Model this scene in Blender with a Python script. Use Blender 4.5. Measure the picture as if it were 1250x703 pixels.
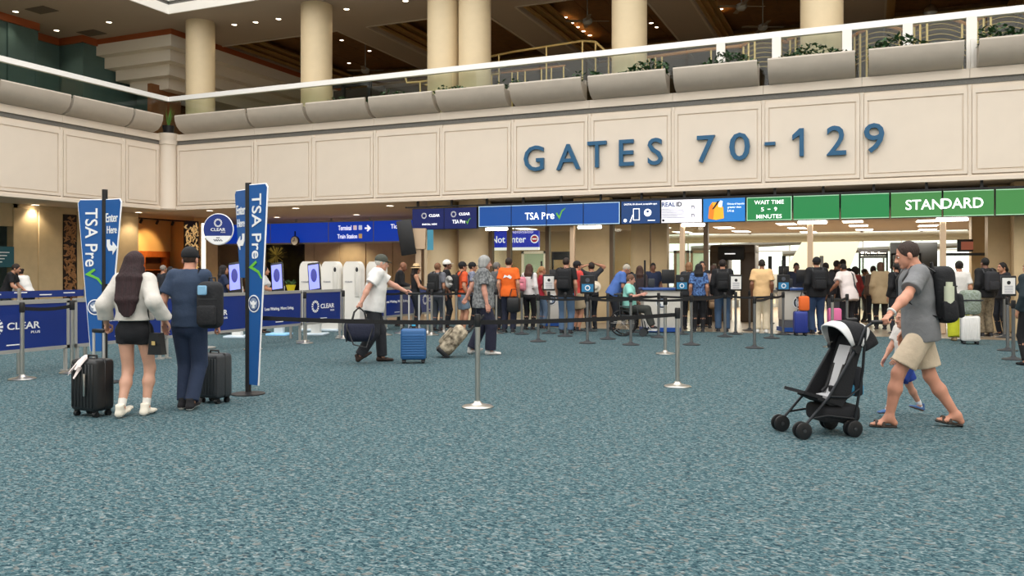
import bpy, bmesh, math, random
import numpy as np
from mathutils import Vector, Matrix
for o in list(bpy.data.objects): bpy.data.objects.remove(o)
SC = bpy.context.scene
COL = SC.collection
# ---------------------------------------------------------------- camera
CAMP = np.array([22.38, -21.99, 1.5]); YAW = math.radians(23.15)
FW = np.array([-math.sin(YAW), math.cos(YAW), 0.0]); RT = np.array([math.cos(YAW), math.sin(YAW), 0.0])
cd = bpy.data.cameras.new('camera'); cam = bpy.data.objects.new('camera', cd); COL.objects.link(cam)
cam.location = CAMP; cam.rotation_euler = (math.pi/2, 0, YAW)
cd.sensor_width = 36; cd.lens = 1020/1250*36; cd.shift_y = -21.5/1250; cd.clip_end = 400
SC.camera = cam
# ---------------------------------------------------------------- sky, exposure
w = bpy.data.worlds.new('sky'); SC.world = w; w.use_nodes = True
bg = w.node_tree.nodes['Background']; bg.inputs[0].default_value = (1.0, 0.99, 0.97, 1); bg.inputs[1].default_value = 2.6
vs = SC.view_settings
vs.view_transform = 'Standard'; vs.look = 'None'; vs.gamma = 1; vs.use_curve_mapping = False
vs.exposure = 0.0
# ---------------------------------------------------------------- helpers
def F(px, py, z=0.0):                      # point of the floor (or of height z) seen at a place of the photograph
    D = 1020*(1.5-z)/(py-330.0); L = (px-625)/1020*D
    p = CAMP + FW*D + RT*L; return np.array([p[0], p[1], z])
def AT(px, py, D):
    p = CAMP + FW*D + RT*(px-625)/1020*D; return np.array([p[0], p[1], 1.5+(330-py)*D/1020])
def PY(px, py, c):                         # point on the plane y = c
    r = FW + RT*(px-625)/1020 + np.array([0, 0, (330-py)/1020]); return CAMP + r*((c-CAMP[1])/r[1])
def PX(px, py, c):
    r = FW + RT*(px-625)/1020 + np.array([0, 0, (330-py)/1020]); return CAMP + r*((c-CAMP[0])/r[0])
def heading(r, f):                         # rotation about z whose local +Y points r to the camera's right and f away from it
    d = RT*r + FW*f; return math.atan2(d[1], d[0]) - math.pi/2
def lin(h):
    h = h.lstrip('#'); c = [int(h[i:i+2], 16)/255 for i in (0, 2, 4)]
    return tuple(x/12.92 if x <= 0.04045 else ((x+0.055)/1.055)**2.4 for x in c) + (1,)
MATS = {}
def mat(name, hexc, rough=0.6, metal=0.0, var=0.0, vscale=8.0, bump=0.0, bscale=60.0, emit=0.0, alpha=1.0, hex2=None, stretch=None):
    if name in MATS: return MATS[name]
    m = bpy.data.materials.new(name); m.use_nodes = True; nt = m.node_tree; b = nt.nodes['Principled BSDF']
    c = lin(hexc); b.inputs['Base Color'].default_value = c; b.inputs['Roughness'].default_value = rough; b.inputs['Metallic'].default_value = metal
    tc = nt.nodes.new('ShaderNodeTexCoord'); src = tc.outputs['Object']
    if stretch:
        mp = nt.nodes.new('ShaderNodeMapping'); mp.inputs['Scale'].default_value = stretch; nt.links.new(src, mp.inputs[0]); src = mp.outputs[0]
    if var or hex2:
        n = nt.nodes.new('ShaderNodeTexNoise'); n.inputs['Scale'].default_value = vscale; n.inputs['Detail'].default_value = 4; nt.links.new(src, n.inputs['Vector'])
        r = nt.nodes.new('ShaderNodeValToRGB'); r.color_ramp.elements[0].position = .35; r.color_ramp.elements[1].position = .65
        c2 = lin(hex2) if hex2 else c
        r.color_ramp.elements[0].color = tuple(x*(1-var) for x in c[:3])+(1,); r.color_ramp.elements[1].color = tuple(min(1, x*(1+var)) for x in c2[:3])+(1,)
        nt.links.new(n.outputs[0], r.inputs[0]); nt.links.new(r.outputs[0], b.inputs['Base Color'])
    if bump:
        n2 = nt.nodes.new('ShaderNodeTexNoise'); n2.inputs['Scale'].default_value = bscale; n2.inputs['Detail'].default_value = 3; nt.links.new(src, n2.inputs['Vector'])
        bp = nt.nodes.new('ShaderNodeBump'); bp.inputs['Strength'].default_value = bump; bp.inputs['Distance'].default_value = .02
        nt.links.new(n2.outputs[0], bp.inputs['Height']); nt.links.new(bp.outputs[0], b.inputs['Normal'])
    if emit:
        b.inputs['Emission Color'].default_value = c; b.inputs['Emission Strength'].default_value = emit
        if var or hex2: nt.links.new(r.outputs[0], b.inputs['Emission Color'])
    if alpha < 1: b.inputs['Alpha'].default_value = alpha
    MATS[name] = m; return m
def glassmat(name, hexc, alpha):           # thin glazing: mostly clear with a weak mirror sheen
    if name in MATS: return MATS[name]
    m = bpy.data.materials.new(name); m.use_nodes = True; nt = m.node_tree; nt.nodes.clear()
    o = nt.nodes.new('ShaderNodeOutputMaterial'); t = nt.nodes.new('ShaderNodeBsdfTransparent'); t.inputs[0].default_value = lin(hexc)
    g = nt.nodes.new('ShaderNodeBsdfGlossy'); g.inputs['Roughness'].default_value = .03; mx = nt.nodes.new('ShaderNodeMixShader'); mx.inputs[0].default_value = alpha
    nt.links.new(t.outputs[0], mx.inputs[1]); nt.links.new(g.outputs[0], mx.inputs[2]); nt.links.new(mx.outputs[0], o.inputs[0]); MATS[name] = m; return m
class MB:
    """collects shapes that become one mesh"""
    def __init__(s): s.v = []; s.f = []; s.m = []
    def add(s, vs, fs, mi=0):
        n = len(s.v); s.v += [tuple(map(float, p)) for p in vs]; s.f += [tuple(i+n for i in f) for f in fs]; s.m += [mi]*len(fs); return s
    def box(s, x0, x1, y0, y1, z0, z1, mi=0):
        return s.add([(x0,y0,z0),(x1,y0,z0),(x1,y1,z0),(x0,y1,z0),(x0,y0,z1),(x1,y0,z1),(x1,y1,z1),(x0,y1,z1)],
                     [(0,3,2,1),(4,5,6,7),(0,1,5,4),(1,2,6,5),(2,3,7,6),(3,0,4,7)], mi)
    def rbox(s, x0, x1, y0, y1, z0, z1, r=.02, seg=2, mi=0):
        bm = bmesh.new(); bmesh.ops.create_cube(bm, size=1)
        for v in bm.verts: v.co = Vector(((x0+x1)/2+v.co.x*(x1-x0), (y0+y1)/2+v.co.y*(y1-y0), (z0+z1)/2+v.co.z*(z1-z0)))
        bmesh.ops.bevel(bm, geom=bm.edges[:], offset=r, segments=seg, profile=.5, affect='EDGES')
        bm.verts.index_update(); s.add([v.co[:] for v in bm.verts], [[v.index for v in f.verts] for f in bm.faces], mi); bm.free(); return s
    def tube(s, pts, r, n=8, mi=0, cap=True, ry=None):
        pts = [np.array(p, float) for p in pts]; rs = r if isinstance(r, (list, tuple)) else [r]*len(pts); vs = []; fs = []
        up = np.array([0, 0, 1.0]); prev = None
        for i, p in enumerate(pts):
            t = (pts[min(i+1, len(pts)-1)]-pts[max(i-1, 0)]); t = t/(np.linalg.norm(t)+1e-9)
            if prev is None: a = np.cross(t, up if abs(t[2]) < .95 else np.array([1.0, 0, 0]))
            else: a = prev-t*np.dot(prev, t)
            a = a/(np.linalg.norm(a)+1e-9); prev = a; b = np.cross(t, a)
            for k in range(n):
                q = 2*math.pi*k/n; vs.append(p+a*math.cos(q)*rs[i]+b*math.sin(q)*rs[i]*(ry or 1))
        for i in range(len(pts)-1):
            for k in range(n): fs.append((i*n+k, i*n+(k+1)%n, (i+1)*n+(k+1)%n, (i+1)*n+k))
        if cap: fs.append(tuple(range(n-1, -1, -1))); fs.append(tuple((len(pts)-1)*n+k for k in range(n)))
        return s.add(vs, fs, mi)
    def lathe(s, prof, n=20, c=(0, 0, 0), mi=0, a0=0, a1=2*math.pi):
        full = abs(a1-a0-2*math.pi) < 1e-6; m = n if full else n+1; vs = []; fs = []
        for (r, z) in prof:
            for k in range(m): q = a0+(a1-a0)*k/n; vs.append((c[0]+r*math.cos(q), c[1]+r*math.sin(q), c[2]+z))
        for i in range(len(prof)-1):
            for k in range(n): fs.append((i*m+k, i*m+(k+1)%m, (i+1)*m+(k+1)%m, (i+1)*m+k))
        return s.add(vs, fs, mi)
    def prism(s, poly, axis, c0, c1, mi=0):   # polygon in the two other axes, extruded along axis from c0 to c1
        def P(u, v, c): return {'x': (c, u, v), 'y': (u, c, v), 'z': (u, v, c)}[axis]
        n = len(poly); vs = [P(u, v, c0) for u, v in poly]+[P(u, v, c1) for u, v in poly]
        fs = [tuple(range(n)), tuple(range(2*n-1, n-1, -1))]+[(k, (k+1)%n, n+(k+1)%n, n+k) for k in range(n)]
        return s.add(vs, fs, mi)
    def ell(s, c, r, n=12, m=8, mi=0):
        vs = []; fs = []
        for i in range(m+1):
            th = math.pi*i/m
            for k in range(n): q = 2*math.pi*k/n; vs.append((c[0]+r[0]*math.sin(th)*math.cos(q), c[1]+r[1]*math.sin(th)*math.sin(q), c[2]+r[2]*math.cos(th)))
        for i in range(m):
            for k in range(n): fs.append((i*n+k, (i+1)*n+k, (i+1)*n+(k+1)%n, i*n+(k+1)%n))
        return s.add(vs, fs, mi)
    def xf(s, M):
        M = np.array(M); v = np.array(s.v); s.v = [tuple(p) for p in v@M[:3, :3].T+M[:3, 3]]; return s
    def mesh(s, name, mats, smooth=40):
        me = bpy.data.meshes.new(name); me.from_pydata(s.v, [], s.f)
        for m in (mats if isinstance(mats, (list, tuple)) else [mats]): me.materials.append(m)
        if any(s.m): me.polygons.foreach_set('material_index', s.m)
        bm = bmesh.new(); bm.from_mesh(me); bmesh.ops.recalc_face_normals(bm, faces=bm.faces[:]); bm.to_mesh(me); bm.free()
        if smooth:
            me.polygons.foreach_set('use_smooth', [True]*len(me.polygons)); me.set_sharp_from_angle(angle=math.radians(smooth))
        me.update(); return me
def link(name, data, parent=None, loc=None, rz=None):
    o = bpy.data.objects.new(name, data); COL.objects.link(o)
    if parent is not None: o.parent = parent
    if loc is not None: o.location = loc
    if rz is not None: o.rotation_euler = (0, 0, rz)
    return o
def obj(name, mb, mats, parent=None, loc=None, rz=None, smooth=40): return link(name, mb.mesh(name, mats, smooth), parent, loc, rz)
def tag(o, label, cat, group=None):
    o['label'] = label; o['category'] = cat
    if group: o['group'] = group
    return o
def thing(name, label, cat, loc=(0, 0, 0), rz=0, group=None):
    return tag(link(name, None, None, loc, rz), label, cat, group)
def struct(name, mb, m, parent=None, smooth=40):
    o = obj(name, mb, m, parent, smooth=smooth)
    if parent is None: o['kind'] = 'structure'
    return o
def copy_tree(o, parent=None):
    c = o.copy(); COL.objects.link(c); c.parent = parent
    for ch in o.children: copy_tree(ch, c)
    return c
def text(name, s, size, m, parent, loc, rot=(math.pi/2, 0, 0), ext=.004, bold=0.0, align='CENTER', space=1.0, sx=1.0):
    cu = bpy.data.curves.new(name, 'FONT'); cu.body = s; cu.size = size; cu.extrude = ext; cu.offset = bold; cu.align_x = align; cu.align_y = 'CENTER'; cu.space_character = space; cu.resolution_u = 3
    t = bpy.data.objects.new(name, cu); COL.objects.link(t); bpy.context.view_layer.update()
    me = bpy.data.meshes.new_from_object(t.evaluated_get(bpy.context.evaluated_depsgraph_get())); bpy.data.objects.remove(t); bpy.data.curves.remove(cu)
    me.materials.clear(); me.materials.append(m)
    o = link(name, me, parent, loc); o.rotation_euler = rot; o.scale = (sx, 1, 1); return o
def lamp(name, kind, energy, loc, parent=None, color=(1, .86, .66), size=.2, rot=(0, 0, 0), spot=None):
    l = bpy.data.lights.new(name, kind); l.energy = energy; l.color = color
    if kind == 'AREA': l.size = size
    else: l.shadow_soft_size = size
    if spot: l.spot_size = spot; l.spot_blend = .6
    o = link(name, l, parent, loc); o.rotation_euler = rot; return o
rnd = random.Random(5)
# ================================================================ the building
def carpet():
    m = bpy.data.materials.new('carpet'); m.use_nodes = True; nt = m.node_tree; b = nt.nodes['Principled BSDF']; b.inputs['Roughness'].default_value = .95
    b.inputs['Specular IOR Level'].default_value = .15
    tc = nt.nodes.new('ShaderNodeTexCoord')
    mp = nt.nodes.new('ShaderNodeMapping'); mp.inputs['Rotation'].default_value = (0, 0, .4); mp.inputs['Scale'].default_value = (1, 1.5, 1); nt.links.new(tc.outputs['Object'], mp.inputs[0])
    def noise(sc, det=2, dist=0):
        n = nt.nodes.new('ShaderNodeTexNoise'); n.inputs['Scale'].default_value = sc; n.inputs['Detail'].default_value = det; n.inputs['Distortion'].default_value = dist; nt.links.new(mp.outputs[0], n.inputs['Vector']); return n
    n1 = noise(30, 3, 1.2); r = nt.nodes.new('ShaderNodeValToRGB'); e = r.color_ramp.elements
    e[0].position = .30; e[0].color = lin('142834'); e[1].position = .72; e[1].color = lin('8c9697')
    for p, c in ((.42, '2d474e'), (.50, '415d64'), (.58, '5a7074')): q = e.new(p); q.color = lin(c)
    nt.links.new(n1.outputs[0], r.inputs[0])
    n2 = noise(19, 1, .6); r2 = nt.nodes.new('ShaderNodeValToRGB'); r2.color_ramp.elements[0].position = .60; r2.color_ramp.elements[1].position = .68
    nt.links.new(n2.outputs[0], r2.inputs[0])
    mx = nt.nodes.new('ShaderNodeMix'); mx.data_type = 'RGBA'; nt.links.new(r2.outputs[0], mx.inputs[0]); nt.links.new(r.outputs[0], mx.inputs[6]); mx.inputs[7].default_value = lin('7d7973')
    mlt = nt.nodes.new('ShaderNodeMath'); mlt.operation = 'MULTIPLY'; mlt.inputs[1].default_value = .55; nt.links.new(r2.outputs[0], mlt.inputs[0]); nt.links.new(mlt.outputs[0], mx.inputs[0])
    nt.links.new(mx.outputs[2], b.inputs['Base Color'])
    bp = nt.nodes.new('ShaderNodeBump'); bp.inputs['Strength'].default_value = .5; bp.inputs['Distance'].default_value = .01; nt.links.new(n1.outputs[0], bp.inputs['Height']); nt.links.new(bp.outputs[0], b.inputs['Normal'])
    return m
M_carpet = carpet()
M_tile = mat('floor_tile', '8a7a66', .35, var=.12, vscale=3)
M_cream = mat('cream_plaster', 'e3d5c4', .75, var=.015, vscale=2)
M_white = mat('white_paint', 'f0ece4', .5)
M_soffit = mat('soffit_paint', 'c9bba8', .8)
M_beige = mat('beige_panel', 'cdb58c', .6, var=.05, vscale=3)
M_col = mat('column_stone', 'dcc7a2', .55, var=.015, vscale=5)
M_dark = mat('dark_gap', '3a322b', .8)
M_grille = mat('vent_grille', '6d6a64', .6, var=.25, vscale=60)
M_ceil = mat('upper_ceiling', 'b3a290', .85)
M_coffer = mat('coffer_wood', '8a6238', .7, var=.15, vscale=4)
M_gold = mat('coffer_moulding', 'c09a5c', .5)
M_teal = mat('teal_wall', '55706e', .7, var=.05, vscale=2)
M_crown = mat('wood_crown', 'a4552c', .5)
M_bulk = mat('bulkhead_white', 'f2eadd', .7)
M_black = mat('black_metal', '16171a', .45)
M_steel = mat('brushed_steel', 'c2bfba', .32, 1.0)
M_brass = mat('brass', 'd8bb78', .35, .35)
M_wood = mat('rail_wood', 'c28a54', .45)
M_glass = glassmat('clear_glass', 'eff4f0', .025)
M_lamp = mat('lamp_face', 'fff0d8', .5, emit=9.0)
M_lampw = mat('light_panel_face', 'fff6e6', .5, emit=5.0)
M_frame = mat('dark_mullion', '6a553e', .5)
ZB = 3.6
JX = [.42, 3.8] + [3.8+2.302*k for k in range(1, 17)]
JY = [-.46, -1.9] + [-1.9-2.3*k for k in range(1, 9)]
struct('floor', MB().box(-14, 47, -47, -1.3, -.1, 0), M_carpet)
struct('floor_checkpoint', MB().box(-14, 47, -1.3, 45, -.1, 0), M_tile)
# --- fascia of the upper deck, in panels
wb = struct('wall_back', MB().box(0, 41, .0, .4, ZB, 5.82), M_cream)
def panel(L, H):
    m = MB(); m.box(-L/2, L/2, -.03, .0, 0, H)
    a, c, t = L/2, L/2-.075, .062; m.box(-a, -c, -t, -.03, 0, H).box(c, a, -t, -.03, 0, H).box(-c, c, -t, -.03, 0, .075).box(-c, c, -t, -.03, H-.12, H)
    m.box(-c+.032, c-.032, -.055, -.03, .107, H-.152)
    return m
pm = {}
for wall, J, ax in ((wb, JX, 0), (None, JY, 1)):
    if wall is None: wall = struct('wall_left', MB().box(-.4, 0, -22.7, 0, ZB, 5.82), M_cream)
    for k in range(len(J)-1):
        L = round(abs(J[k+1]-J[k])-.1, 3); c = (J[k]+J[k+1])/2
        if L not in pm: pm[L] = panel(L, 1.98).mesh('panel', M_cream, 0)
        link('panel', pm[L], wall, (c, 0, ZB+.14) if ax == 0 else (0, c, ZB+.14), 0 if ax == 0 else math.pi/2)
    for k in range(1, len(J)):
        m = MB().tube([(0, 0, ZB+.02), (0, 0, 5.8)], .055, 8); obj('pilaster_strip', m, M_cream, wall, (J[k], -.01, 0) if ax == 0 else (.01, J[k], 0))
    m = MB()
    if ax == 0: m.box(.3, 41, -.075, 0, ZB-.02, ZB+.07); m.box(.3, 41, -.05, 0, ZB+.07, ZB+.11)
    else: m.box(0, .075, -22.7, -.3, ZB-.02, ZB+.07); m.box(0, .05, -22.7, -.3, ZB+.07, ZB+.11)
    obj('base_moulding', m, M_cream, wall)
struct('trim_1', MB().lathe([(0, ZB-.03), (.28, ZB-.03), (.31, ZB+.02), (.29, ZB+.08), (.29, 5.8), (.32, 5.82), (.32, 6.02), (.34, 6.05), (.34, 6.2), (0, 6.2)], 24, (.14, -.14, 0)), M_cream)
struct('trim_2', MB().box(.3, 41, -.02, .4, 5.82, 5.95).box(-.4, .02, -22.7, -.3, 5.82, 5.95), M_grille)
lg = MB()
for k in range(len(JX)-1): lg.box(JX[k]+.004-(.42 if k == 0 else 0), JX[k+1]-.004, -.07, .6, 5.95, 6.17)
for k in range(len(JY)-1): lg.box(-.6, .07, JY[k+1]+.004, JY[k]-.004+(.46 if k == 0 else 0), 5.95, 6.17)
struct('trim_3', lg, M_cream)
# --- upper deck floor, ceiling with coffers, walls
struct('floor_upper', MB().box(-14, 41, .4, 16, 5.7, 6.1).box(-14, -.4, -24, .4, 5.7, 6.1), mat('upper_floor', 'c8b698', .6))
ZC = 10.4; CX = [(-1.4, 4.2), (5.5, 10.1), (11.4, 15.6), (17.0, 21.5), (22.9, 27.3), (28.7, 33.1)]
cu = MB().box(-14, 41, 0, 4, ZC, ZC+.2).box(-14, 0, -24, 0, ZC, ZC+.2).box(-14, 41, 13.2, 16, ZC, ZC+.2)
xs = [-14]+[v for p in CX for v in p]+[41]
for k in range(0, len(xs), 2): cu.box(xs[k], xs[k+1], 4, 13.2, ZC, ZC+.2)
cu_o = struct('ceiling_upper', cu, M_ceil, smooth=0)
for a, b in CX:
    m = MB().box(a-.3, b+.3, 3.7, 13.5, ZC+.95, ZC+1.05)
    for q in range(1, 4): m.box(a+(b-a)*q/4-.02, a+(b-a)*q/4+.02, 4, 13.2, ZC+.93, ZC+.95)
    m.box(a-.3, a, 3.7, 13.5, ZC+.2, ZC+1).box(b, b+.3, 3.7, 13.5, ZC+.2, ZC+1).box(a, b, 3.7, 4, ZC+.2, ZC+1).box(a, b, 13.2, 13.5, ZC+.2, ZC+1)
    obj('coffer', m, M_coffer, cu_o, smooth=0)
    m = MB()
    for i, (t, z) in enumerate(((.10, .18), (.22, .4), (.34, .62))):
        m.box(a, a+t, 4, 13.2, ZC+z, ZC+z+.1).box(b-t, b, 4, 13.2, ZC+z, ZC+z+.1).box(a, b, 4, 4+t, ZC+z, ZC+z+.1).box(a, b, 13.2-t, 13.2, ZC+z, ZC+z+.1)
    obj('moulding', m, M_gold, cu_o, smooth=0)
    m = MB().box(a-.05, a+.02, 4, 13.2, ZC-.03, ZC+.03).box(b-.02, b+.05, 4, 13.2, ZC-.03, ZC+.03).box(a, b, 3.95, 4.02, ZC-.03, ZC+.03)
    obj('edge_strip', m, M_soffit, cu_o, smooth=0)
aw = struct('wall_atrium', MB().box(-.39, 41, .002, .4, ZC+.21, 15.5).box(-.4, -.002, -24, -.01, ZC+.21, 15.5), M_cream)
obj('trim_band', MB().box(.06, 41, -.06, 0, ZC-.02, ZC+.3).box(0, .06, -24, 0, ZC-.02, ZC+.3).box(.1, 41, -.1, 0, ZC+.42, ZC+.9).box(0, .1, -24, 0, ZC+.42, ZC+.9), M_white, aw, smooth=0)
obj('trim_line', MB().box(.02, 41, -.03, 0, ZC+.3, ZC+.42).box(0, .03, -24, 0, ZC+.3, ZC+.42), M_grille, aw, smooth=0)
struct('wall_upper_back', MB().box(-14, 41, 15.7, 16, 6.1, ZC+1), mat('upper_back_wall', '6e5a44', .8, var=.1, vscale=.7))
struct('wall_right', MB().box(41, 41.4, -47, 24, 0, 15.5), M_cream)
struct('wall_front', MB().box(-14, 41, -47, -46.6, 0, 15.5), M_cream)
struct('wall_far_left', MB().box(-14, -13.7, -47, 24, 0, 15.5), M_teal)
# teal walls of the upper level with a wooden crown
tw = [(-5.2, -24), (-5.2, -1.1), (-6.3, -1.1), (-6.3, .75), (-5.05, .75), (-5.05, 3.3), (-3.2, 3.3)]
m = MB(); c = MB()
for (x0, y0), (x1, y1) in zip(tw, tw[1:]):
    e_ = .004 if y0 == y1 else 0; ax0, ax1, ay0, ay1 = min(x0, x1)-.12+e_, max(x0, x1)-e_, min(y0, y1)+e_, max(y0, y1)+(.12 if y0 == y1 else -.004)
    m.box(ax0, ax1, ay0, ay1, 6.1, ZC)
    c.box(ax0, ax1+.09, ay0-.09, ay1, ZC-.26, ZC-.002)
tl = struct('wall_teal', m, M_teal, smooth=0); obj('crown', c, M_crown, tl, smooth=0)
obj('column_strip', MB().box(-5.2, -5.1, -4.4, -3.9, 6.1, ZC-.3).box(-5.2, -5.1, -2.2, -1.9, 6.1, ZC-.3), M_teal, tl, smooth=0)
d = struct('door_4', MB().box(-6.30, -6.24, -.75, .45, 6.1, 8.0), mat('door_dark', '1c1410', .5)); obj('door_frame', MB().box(-6.3, -6.2, -.9, -.75, 6.1, 8.15).box(-6.3, -6.2, .45, .6, 6.1, 8.15).box(-6.3, -6.2, -.9, .6, 8.0, 8.15), M_crown, d)  # open doorway: the dark sheet stands in for the shade inside
# stepped white bulkhead
bk = struct('trim_4', MB().box(-5.6, -1.22, 1.33, 15.6, ZC-.2, ZC), M_crown, smooth=0)
for i in range(4):
    s = .06+.42*i; z = ZC-.2-.42*i
    obj('tier', MB().box(-5.6+s*.8, -1.2-s, 1.3+s*.9, 15.6, z-.42, z), M_bulk, bk, smooth=0)
obj('speaker', MB().rbox(-1.60, -1.42, 3.1, 3.35, 9.55, 9.85, .02), M_black, bk)
struct('wall_upper_room', MB().box(-5.0, -4.8, 4.6, 15.6, 6.1, 9).box(-3.2, -3.0, 2.1, 3.6, 6.1, 8.7), mat('room_wall', '8a5a36', .7), smooth=0)
for px, py in ((51, 12), (112, 40)):
    p = F(px, py, ZC); tag(obj('ceiling_vent', MB().box(-.45, .45, -.3, .3, -.015, 0).box(-.38, .38, -.24, .24, -.02, -.015), mat('vent_brown', '6a5d50', .8), None, p), 'flat rectangular vent in the grey upper ceiling near the teal walls', 'vent', 'vents in the upper ceiling')
# round columns through both storeys
for x, y, r, lab in ((.3, 1.2, .5, 'round tan column beside the stepped white bulkhead'), (5.3, 1.25, .52, 'round tan column standing alone over the blue hanging direction sign'),
                (10.13, 1.2, .5, 'round tan column of a close pair, the one nearer the old man'), (11.22, 1.2, .5, 'round tan column of a close pair, the one nearer the gates lettering'),
                (16.1, 1.2, .5, 'round tan column above the letter S of the gates lettering'), (21.24, 1.2, .53, 'round tan column above the number 129')):
    t = thing('column', lab, 'column', (x, y, 0))
    lo = 0 if 9 < x < 12 else 6.1
    obj('shaft', MB().lathe([(r, lo), (r, 10.41)], 40), M_col, t)
    obj('base_ring', MB().lathe([(r+.05, 6.1), (r+.05, 6.22), (r+.01, 6.26)], 40), M_col, t)
# --- lower storey: soffit, recess walls, checkpoint front
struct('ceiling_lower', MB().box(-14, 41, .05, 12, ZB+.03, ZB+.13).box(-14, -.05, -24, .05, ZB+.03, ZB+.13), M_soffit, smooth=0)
tr5 = struct('trim_5', MB().box(9.4, 41, .1, .16, 3.385, 3.43), M_black, smooth=0)
for k in range(14): obj('hanger', MB().box(9.8+k*1.15, 9.86+k*1.15, .1, .16, 3.43, 3.64), M_black, tr5, smooth=0)
wl = struct('wall_recess', MB().box(-3.0, -2.7, -24, -4.85, 0, ZB+.03).box(-3.0, -2.7, -3.75, 1.2, 0, ZB+.03).box(-3.0, -2.7, -5.0, -3.6, 2.9, ZB+.03), M_beige, smooth=0)
LY = [PX(q_, 300, -2.68)[1] for q_ in (16, 46, 77, 93, 112)]
for y0, y1 in ((LY[0], LY[1]-.03), (LY[1]+.03, LY[2]-.03), (LY[3]+.03, LY[4]), (LY[4]+.04, 1.15), (-6.2, -4.9)):
    obj('wall_panel', MB().rbox(-2.72, -2.66, y0, y1, .12, ZB-.1, .012, 1), M_beige, wl)
wr = struct('wall_recess_back', MB().box(-9, 10, 10, 10.3, 0, ZB+.03), M_beige, smooth=0)
for k in range(-4, 9): obj('wall_panel', MB().rbox(-2.6+k*1.4, -1.24+k*1.4, 9.95, 10.0, .1, ZB-.1, .012, 1), M_beige, wr)
struct('wall_pier', MB().box(-2.9, -2.3, 4.2, 4.9, 0, ZB+.03), M_beige, smooth=0)
# checkpoint piers and bright hall beyond
def pier(px0, px1, y, d, nm='wall_pier'):
    a = PY(px0, 300, y)[0]; b = PY(px1, 300, y)[0]; return struct(nm, MB().box(a, b, y, y+d, 0, ZB), M_beige, smooth=0)
pier(700, 744, 1.1, .3); pier(770, 793, 1.3, .3); pier(795, 814, 1.3, .3); pier(1186, 1210, 3.2, .6); pier(1206, 1240, 1.6, .6); pier(1238, 1420, .8, .6)
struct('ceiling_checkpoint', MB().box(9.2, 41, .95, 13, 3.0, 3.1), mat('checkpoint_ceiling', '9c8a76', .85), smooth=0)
struct('wall_checkpoint_side', MB().box(9.0, 9.2, 2, 16, 0, 3.3).box(33, 33.2, 1, 30, 0, 9), mat('hall_wall', 'd8ccb4', .7), smooth=0)
struct('wall_checkpoint_inner', MB().box(9.2, 14.2, 8.5, 8.7, 0, 3.2), mat('inner_wall', 'a08a66', .7), smooth=0)
# far glazed hall: white window wall with mullions, sloping roof beams
wh = struct('window_1', MB().box(-2, 44, 30, 30.15, 0, .5), M_white, smooth=0)
for k in range(24): obj('mullion', MB().box(-2+k*2, -1.92+k*2, 29.95, 30.1, .5, 9), M_white, wh, smooth=0)
for z in (1.2, 2.6, 4.4): obj('transom', MB().box(-2, 44, 29.97, 30.08, z, z+.09), M_white, wh, smooth=0)
obj('pane', MB().box(-2, 44, 30.02, 30.04, .5, 9), glassmat('far_glass', 'eef4ec', .05), wh, smooth=0)
for k, (x0, x1, zz) in enumerate(((12, 24, 3.3), (13, 24, 2.75), (18, 30, 2.4))):
    struct('trim_%d' % (10+k), MB().tube([(x0, 26, zz), (x1, 27, zz+.55)], .14, 8), mat('roof_beam', '8d8a7e', .6))
sv = [(PY(935, 300, 17.5)[0], 17.5, 0), (PY(1020, 300, 17.5)[0], 17.5, 0), (PY(1056, 300, 23)[0], 23, 3.6), (PY(988, 300, 23)[0], 23, 3.6)]
struct('wall_slant', MB().add(sv+[(x, y+.4, z) for x, y, z in sv], [(0, 1, 2, 3), (7, 6, 5, 4), (0, 4, 5, 1), (1, 5, 6, 2), (2, 6, 7, 3), (3, 7, 4, 0)]), mat('slant_cream', 'ece0b8', .6))
t = thing('air_duct', 'long cream round duct hanging across the bright hall behind the checkpoint', 'duct', (0, 0, 0))
obj('pipe', MB().tube([(PY(780, 292, 17)[0], 17, 2.95), (PY(1186, 292, 17)[0], 17, 2.95)], .2, 16), mat('duct_cream', 'e6dcc0', .5), t)
for px in (800, 916, 982, 1052, 1125, 1183):
    x = PY(px, 292, 17)[0]; obj('bracket', MB().box(x-.05, x+.05, 16.95, 17.05, 2.75, 3.3), M_frame, t)
# mullions and panes of the checkpoint front
fr = struct('window_2', MB().box(PY(597, 300, 1.2)[0], PY(700, 300, 1.2)[0], 1.15, 1.25, 3.1, 3.3), M_frame, smooth=0)
for px in (600, 622, 669, 747, 862):
    a = PY(px, 300, 1.2)[0]; obj('mullion', MB().box(a-.06, a+.06, 1.12, 1.28, 0, 3.2), M_frame, fr, smooth=0)
for a, b in ((600, 622), (622, 669), (669, 700), (747, 772), (815, 862)):
    obj('pane', MB().box(PY(a, 300, 1.2)[0]+.06, PY(b, 300, 1.2)[0]-.06, 1.19, 1.21, .05, 3.1), M_glass, fr, smooth=0)
M_door = mat('green_glass_door', 'a9c0ae', .2)
for k, (a, b, y) in enumerate(((640, 664, 8.4), (826, 838, 9.5), (846, 860, 9.5))):
    x0, x1 = PY(a, 320, y)[0], PY(b, 320, y)[0]
    d = struct('door_%d' % (k+1), MB().box(x0, x1, y, y+.05, 0, 2.15), M_door, smooth=0); obj('door_frame', MB().box(x0-.1, x0, y-.05, y+.1, 0, 2.25).box(x1, x1+.1, y-.05, y+.1, 0, 2.25).box(x0-.1, x1+.1, y-.05, y+.1, 2.15, 2.25), M_white if k == 0 else M_frame, d, smooth=0)
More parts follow.
